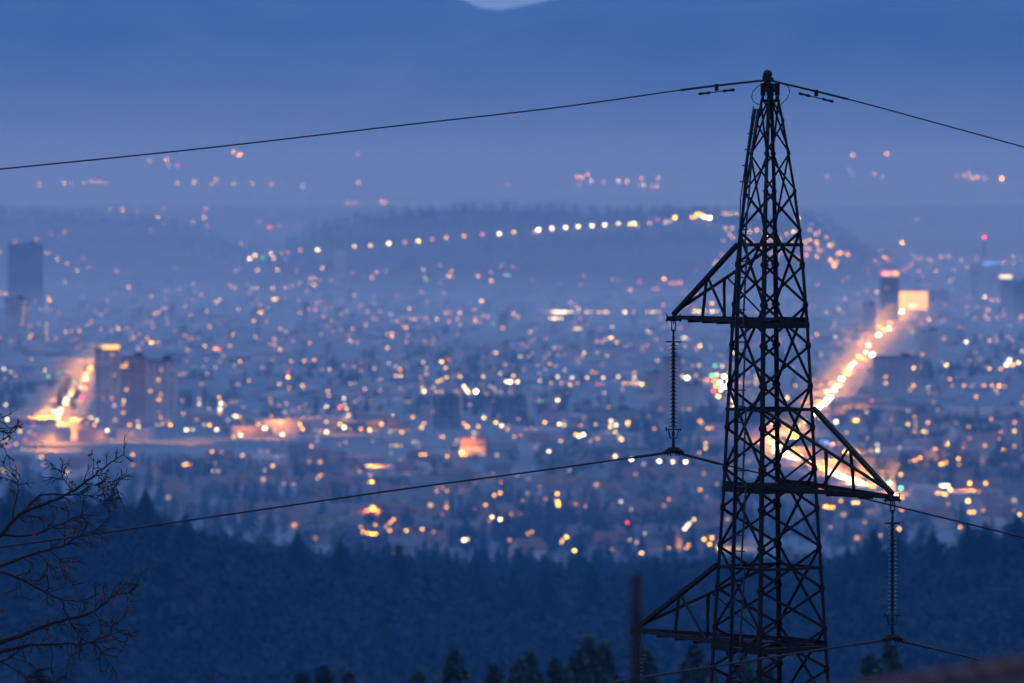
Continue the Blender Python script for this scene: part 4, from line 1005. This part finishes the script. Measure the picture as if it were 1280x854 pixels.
strip(r, 1101, 1116, 341, 6, 'r', 4, 'sign'); strip(r, 1104, 1113, 341, 4, 'w', 4, 'sign'); strip(r, 1116, 1123, 341, 5, 'o', 5, 'sign')
r = building(1225, 1250, 332, 374, 3, 'pale tower with a blue glowing sign on its roof')
strip(r, 1229, 1238, 331, 5, 'b', 4, 'sign'); strip(r, 1238, 1248, 331, 5, 'b', 3, 'sign')
building(1213, 1226, 331, 372, 5, 'narrow block left of the tower with the blue sign')
building(1251, 1268, 350, 392, 1, 'block right of the blue sign tower with a pale lit strip', windows=W('1257,346,w3', 15, 4) )
M['amber_facade_glow'] = emis('amber_facade_glow', (1.0, .42, .01), 2.6 * EK)  # light on the hall's facade, put in as emission of its surface
r = building(1124, 1160, 363, 388, 0, 'exhibition hall whose amber lit front is made to glow', name='exhibition_hall', panels=False)
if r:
    b = MB(); b.box((0, 0, 0), (r[1] * .97, .5, r[2] * .9)); o = b.build('glowing_front', M['amber_facade_glow'], r[0]); o.location = (0, -r[3] / 2 - .4, r[2] * .48)
building(1160, 1187, 364, 387, 2, 'warm lit wing right of the amber hall', windows=W('1181,380,o2 1172,377,o1'), name='exhibition_hall')
building(1078, 1095, 380, 416, 3, 'slim pale block left of the road top')
building(1093, 1150, 447, 498, 5, 'wide lilac slab block right of the lit road', windows=W('1107,471,o4 1107,479,y4 1142,460,y5 1142,482,o4'))
building(1150, 1173, 414, 452, 3, 'pale block with a green sign above its roof')
building(1206, 1222, 541, 578, 0, 'left one of two lilac towers near the right edge', windows=W('1212,548,p2'))
building(1224, 1244, 541, 582, 5, 'right one of two lilac towers near the right edge', windows=W('1231,557,o4'))
building(1256, 1278, 522, 566, 5, 'block at the right edge with bright yellow windows', windows=W('1268,539,y5 1268,528,o4'))
building(1120, 1166, 516, 546, 1, 'low office block with pale lit window columns below the stadium', windows=W('1135,514,w2 1143,521,o3 1135,530,y3 1144,528,y2 1144,533,y2 1160,528,o3'))
building(1040, 1165, 505, 524, 1, 'long low stadium hall right of the pylon', name='stadium_hall', depth=30, roof=2)
building(1000, 1037, 362, 381, 0, 'wide pink tinted block behind the pylon right leg')
building(1268, 1285, 352, 402, 1, 'tall block cut by the right edge with a column of lights')
building(418, 431, 312, 350, 3, 'slim pale tower standing before the far hill')
building(806, 828, 467, 497, 0, 'left wing of the pink tinted gate shaped building')
building(829, 852, 447, 520, 0, 'tallest part of the pink tinted gate shaped building')
building(853, 879, 481, 520, 3, 'right wing of the pink tinted gate shaped building', windows=W('861,512,o2'))
building(678, 712, 513, 536, 5, 'square pale facade with two lamps before it', panels=False)
building(744, 795, 513, 536, 1, 'wide grey facade with a string of yellow lamps')
building(542, 574, 498, 536, 4, 'dark block with a pale chimney at its right side')
building(628, 658, 498, 530, 4, 'dark hall between two pale chimneys')
for x0, x1, yt, yb, lab in ((574.5, 578.5, 488, 536, 'pale chimney beside the dark block'), (659, 663, 486, 532, 'pale chimney beside the dark hall'), (741, 744.5, 490, 520, 'slim pale chimney above the grey facade')):
    g = hit((x0 + x1) / 2, yb); s = g.y / F; rt = empty('chimney_stack', g); tag(rt, lab, 'chimney')
    b = MB(); h = (yb - yt) * s; rr = (x1 - x0) * s / 2; b.tube([Vector((0, 0, -1)), Vector((0, 0, h))], [rr * 1.2, rr * .85], 12); b.build('shaft', WALLS[3], rt, True)
    b = MB(); b.lathe((0, 0, h), [(rr * .85, -.8), (rr * 1.05, -.6), (rr * 1.05, .3), (rr * .5, .3)], 12); b.build('rim', WALLS[1], rt)
g = hit(1232, 372); s = g.y / F; mast = empty('radio_mast', (g.x, g.y + 30, gz(g.x, g.y + 30))); tag(mast, 'slim radio mast with a red beacon on top near the right edge', 'mast')
h = (372 - 297) * (g.y + 30) / F
b = MB(); b.tube([Vector((0, 0, 0)), Vector((0, 0, h * .8)), Vector((0, 0, h - 1))], [1.6, .9, .4], 6); b.build('shaft', M['iron'], mast)
b = MB(); b.ball((0, 0, h), rad_at(g.y), 0, 4, 8); b.build('beacon', em('r', 5), mast)

occupied = []
def gen_blocks():
    n = 0; tries = 0
    while n < 215 and tries < 4000:
        tries += 1
        y = R.triangular(338, 560, 440); x = R.uniform(-20, 1300)
        if any(abs(x - q[0]) < 13 and abs(y - q[1]) < 7 for q in occupied): continue
        if x < 230 and 440 < y: continue
        if on_road(x, y, 22, 4, 30): continue
        if 940 < x < 1160 and 400 < y < 600 and R.random() < .8: continue
        tall = R.random() < .3; w_ = R.uniform(9, 26) if not tall else R.uniform(6, 12); h_ = R.uniform(5, 10) if not tall else R.uniform(13, 26)
        if y > 500: w_ *= 1.2; h_ *= 1.1
        wins = []
        for _ in range(R.choice((0, 0, 1, 2, 3))):
            wins.append((x + R.uniform(-w_ * .4, w_ * .4), y - R.uniform(.2, .85) * h_, R.choice('ooowyp'), R.choice((1, 1, 2, 3)), 1.6, 1.6))
        wi = R.choice((0, 1, 3, 3, 5, 5, 6, 2, 3))
        r_, c_ = region(x, y)
        tone = ['warm toned', 'grey', 'dark', 'pale', 'very dark', 'lilac grey', 'brownish'][wi]
        building(x - w_ / 2, x + w_ / 2, y - h_, y, wi, '%s %s %s, %s' % (tone, 'tower block' if tall else 'low wide block', r_, c_), group='town blocks', windows=wins, roof=R.randrange(4), panels=(y > 420))
        occupied.append((x, y)); n += 1
gen_blocks()
# houses in the near part, built once per tone and copied
def house_proto(i):
    w_, d_, h_ = 11 + i, 9, 5.2
    b = MB(); b.box((0, 0, h_ / 2 - .5), (w_, d_, h_ + 1))
    b.add([(-w_ / 2, -d_ / 2, h_), (-w_ / 2, d_ / 2, h_), (-w_ / 2, 0, h_ + 3.3), (w_ / 2, -d_ / 2, h_), (w_ / 2, d_ / 2, h_), (w_ / 2, 0, h_ + 3.3)], [(0, 2, 1), (3, 4, 5)])
    wall = b.mesh('wall', [WALLS[(3, 0, 5, 1)[i]]])
    b = MB()
    for s in (-1, 1): b.add([(-w_ / 2 - .5, s * (d_ / 2 + .6), h_ - .4), (w_ / 2 + .5, s * (d_ / 2 + .6), h_ - .4), (w_ / 2 + .5, 0, h_ + 3.4), (-w_ / 2 - .5, 0, h_ + 3.4), (-w_ / 2 - .5, s * (d_ / 2 + .6), h_ - .1), (w_ / 2 + .5, s * (d_ / 2 + .6), h_ - .1), (w_ / 2 + .5, 0, h_ + 3.75), (-w_ / 2 - .5, 0, h_ + 3.75)],
                            [(0, 1, 2, 3), (4, 5, 6, 7), (0, 1, 5, 4), (1, 2, 6, 5), (3, 0, 4, 7)])
    roof = b.mesh('roof', [ROOFS[(1, 0, 1, 2)[i]]])
    b = MB(); b.box((w_ * .2, 1.2, h_ + 3.6), (.9, .9, 2.2)); chim = b.mesh('chimney', [WALLS[6]])
    return wall, roof, chim
HP = [house_proto(i) for i in range(4)]
n = 0
while n < 190:
    x = R.uniform(-20, 1300); y = R.triangular(555, 712, 630)
    lim = np.interp(x, RIDGE_PX, RIDGE_PY)
    if y > lim + 6 or on_road(x, y): continue
    g = hit(x, y)
    if g is None or g.y < 1900: continue
    i = R.randrange(4); r_, c_ = region(x, y)
    rt = empty('house', (g.x, g.y, gz(g.x, g.y)), R.uniform(-.7, .7)); tag(rt, '%s gabled house %s, %s' % (('white', 'warm toned', 'lilac grey', 'grey')[i], r_, c_), 'house', 'houses on the plain')
    wl, rf, ch = HP[i]
    for nm, me in (('wall', wl), ('roof', rf)):
        q = bpy.data.objects.new(nm, me); COL.objects.link(q); q.parent = rt
        if nm == 'roof': rr = q
    q = bpy.data.objects.new('chimney', ch); COL.objects.link(q); q.parent = rr
    if R.random() < .4:
        q = bpy.data.objects.new('window', window_mesh(R.choice('oopwy'), R.choice((1, 2, 2, 3)))); COL.objects.link(q); q.parent = rt; q.location = (R.uniform(-3, 3), -4.7, 2.6); q.scale = (1.6, 1, 1.5)
    n += 1
# the rest of the town, beyond counting
b = MB()
for _ in range(3200):
    y = R.triangular(334, 640, 380); x = R.uniform(-60, 1340)
    if float(vnoise(x, y * 2.2, 70, 41)) * .6 + float(vnoise(x, y * 2.2, 26, 43)) * .4 < R.uniform(.35, .6): continue
    if (y > 585 and x < 420) or on_road(x, y): continue
    g = hit(x, y)
    if g is None or g.y > 11500 or g.z > -118: continue
    s = g.y / F; w_ = R.uniform(6, 24) * s; h_ = R.uniform(1.5, 5.5) * s
    if g.y < 3500: w_ = R.uniform(10, 30); h_ = R.uniform(4, 9)
    b.box((g.x, g.y, g.z + h_ / 2 - 1), (w_, R.uniform(10, 30), h_ + 2), R.randrange(7), R.uniform(-.5, .5))
o = b.build('town_rooftops', WALLS); tag(o, kind='stuff')
print('lamps', nl, 'objects', len(bpy.data.objects))

# labels that several share are told apart by their order across the photograph
ORD = 'first second third fourth fifth sixth seventh eighth ninth tenth eleventh twelfth thirteenth fourteenth fifteenth sixteenth seventeenth eighteenth nineteenth twentieth'.split()
bpy.context.view_layer.update()
shared = {}
for o in COL.objects:
    if o.parent is None and o.get('label'): shared.setdefault(o['label'], []).append(o)
for lab, obs in shared.items():
    if len(obs) < 2: continue
    obs.sort(key=lambda o: o.location.x / max(1, o.location.y))
    for k, o in enumerate(obs):
        if k < 20: o['label'] = lab + (', leftmost' if k == 0 else ', %s from left' % ORD[k])
print('labels over 16 words', [o['label'] for o in COL.objects if len(o.get('label', '').split()) > 16][:5])
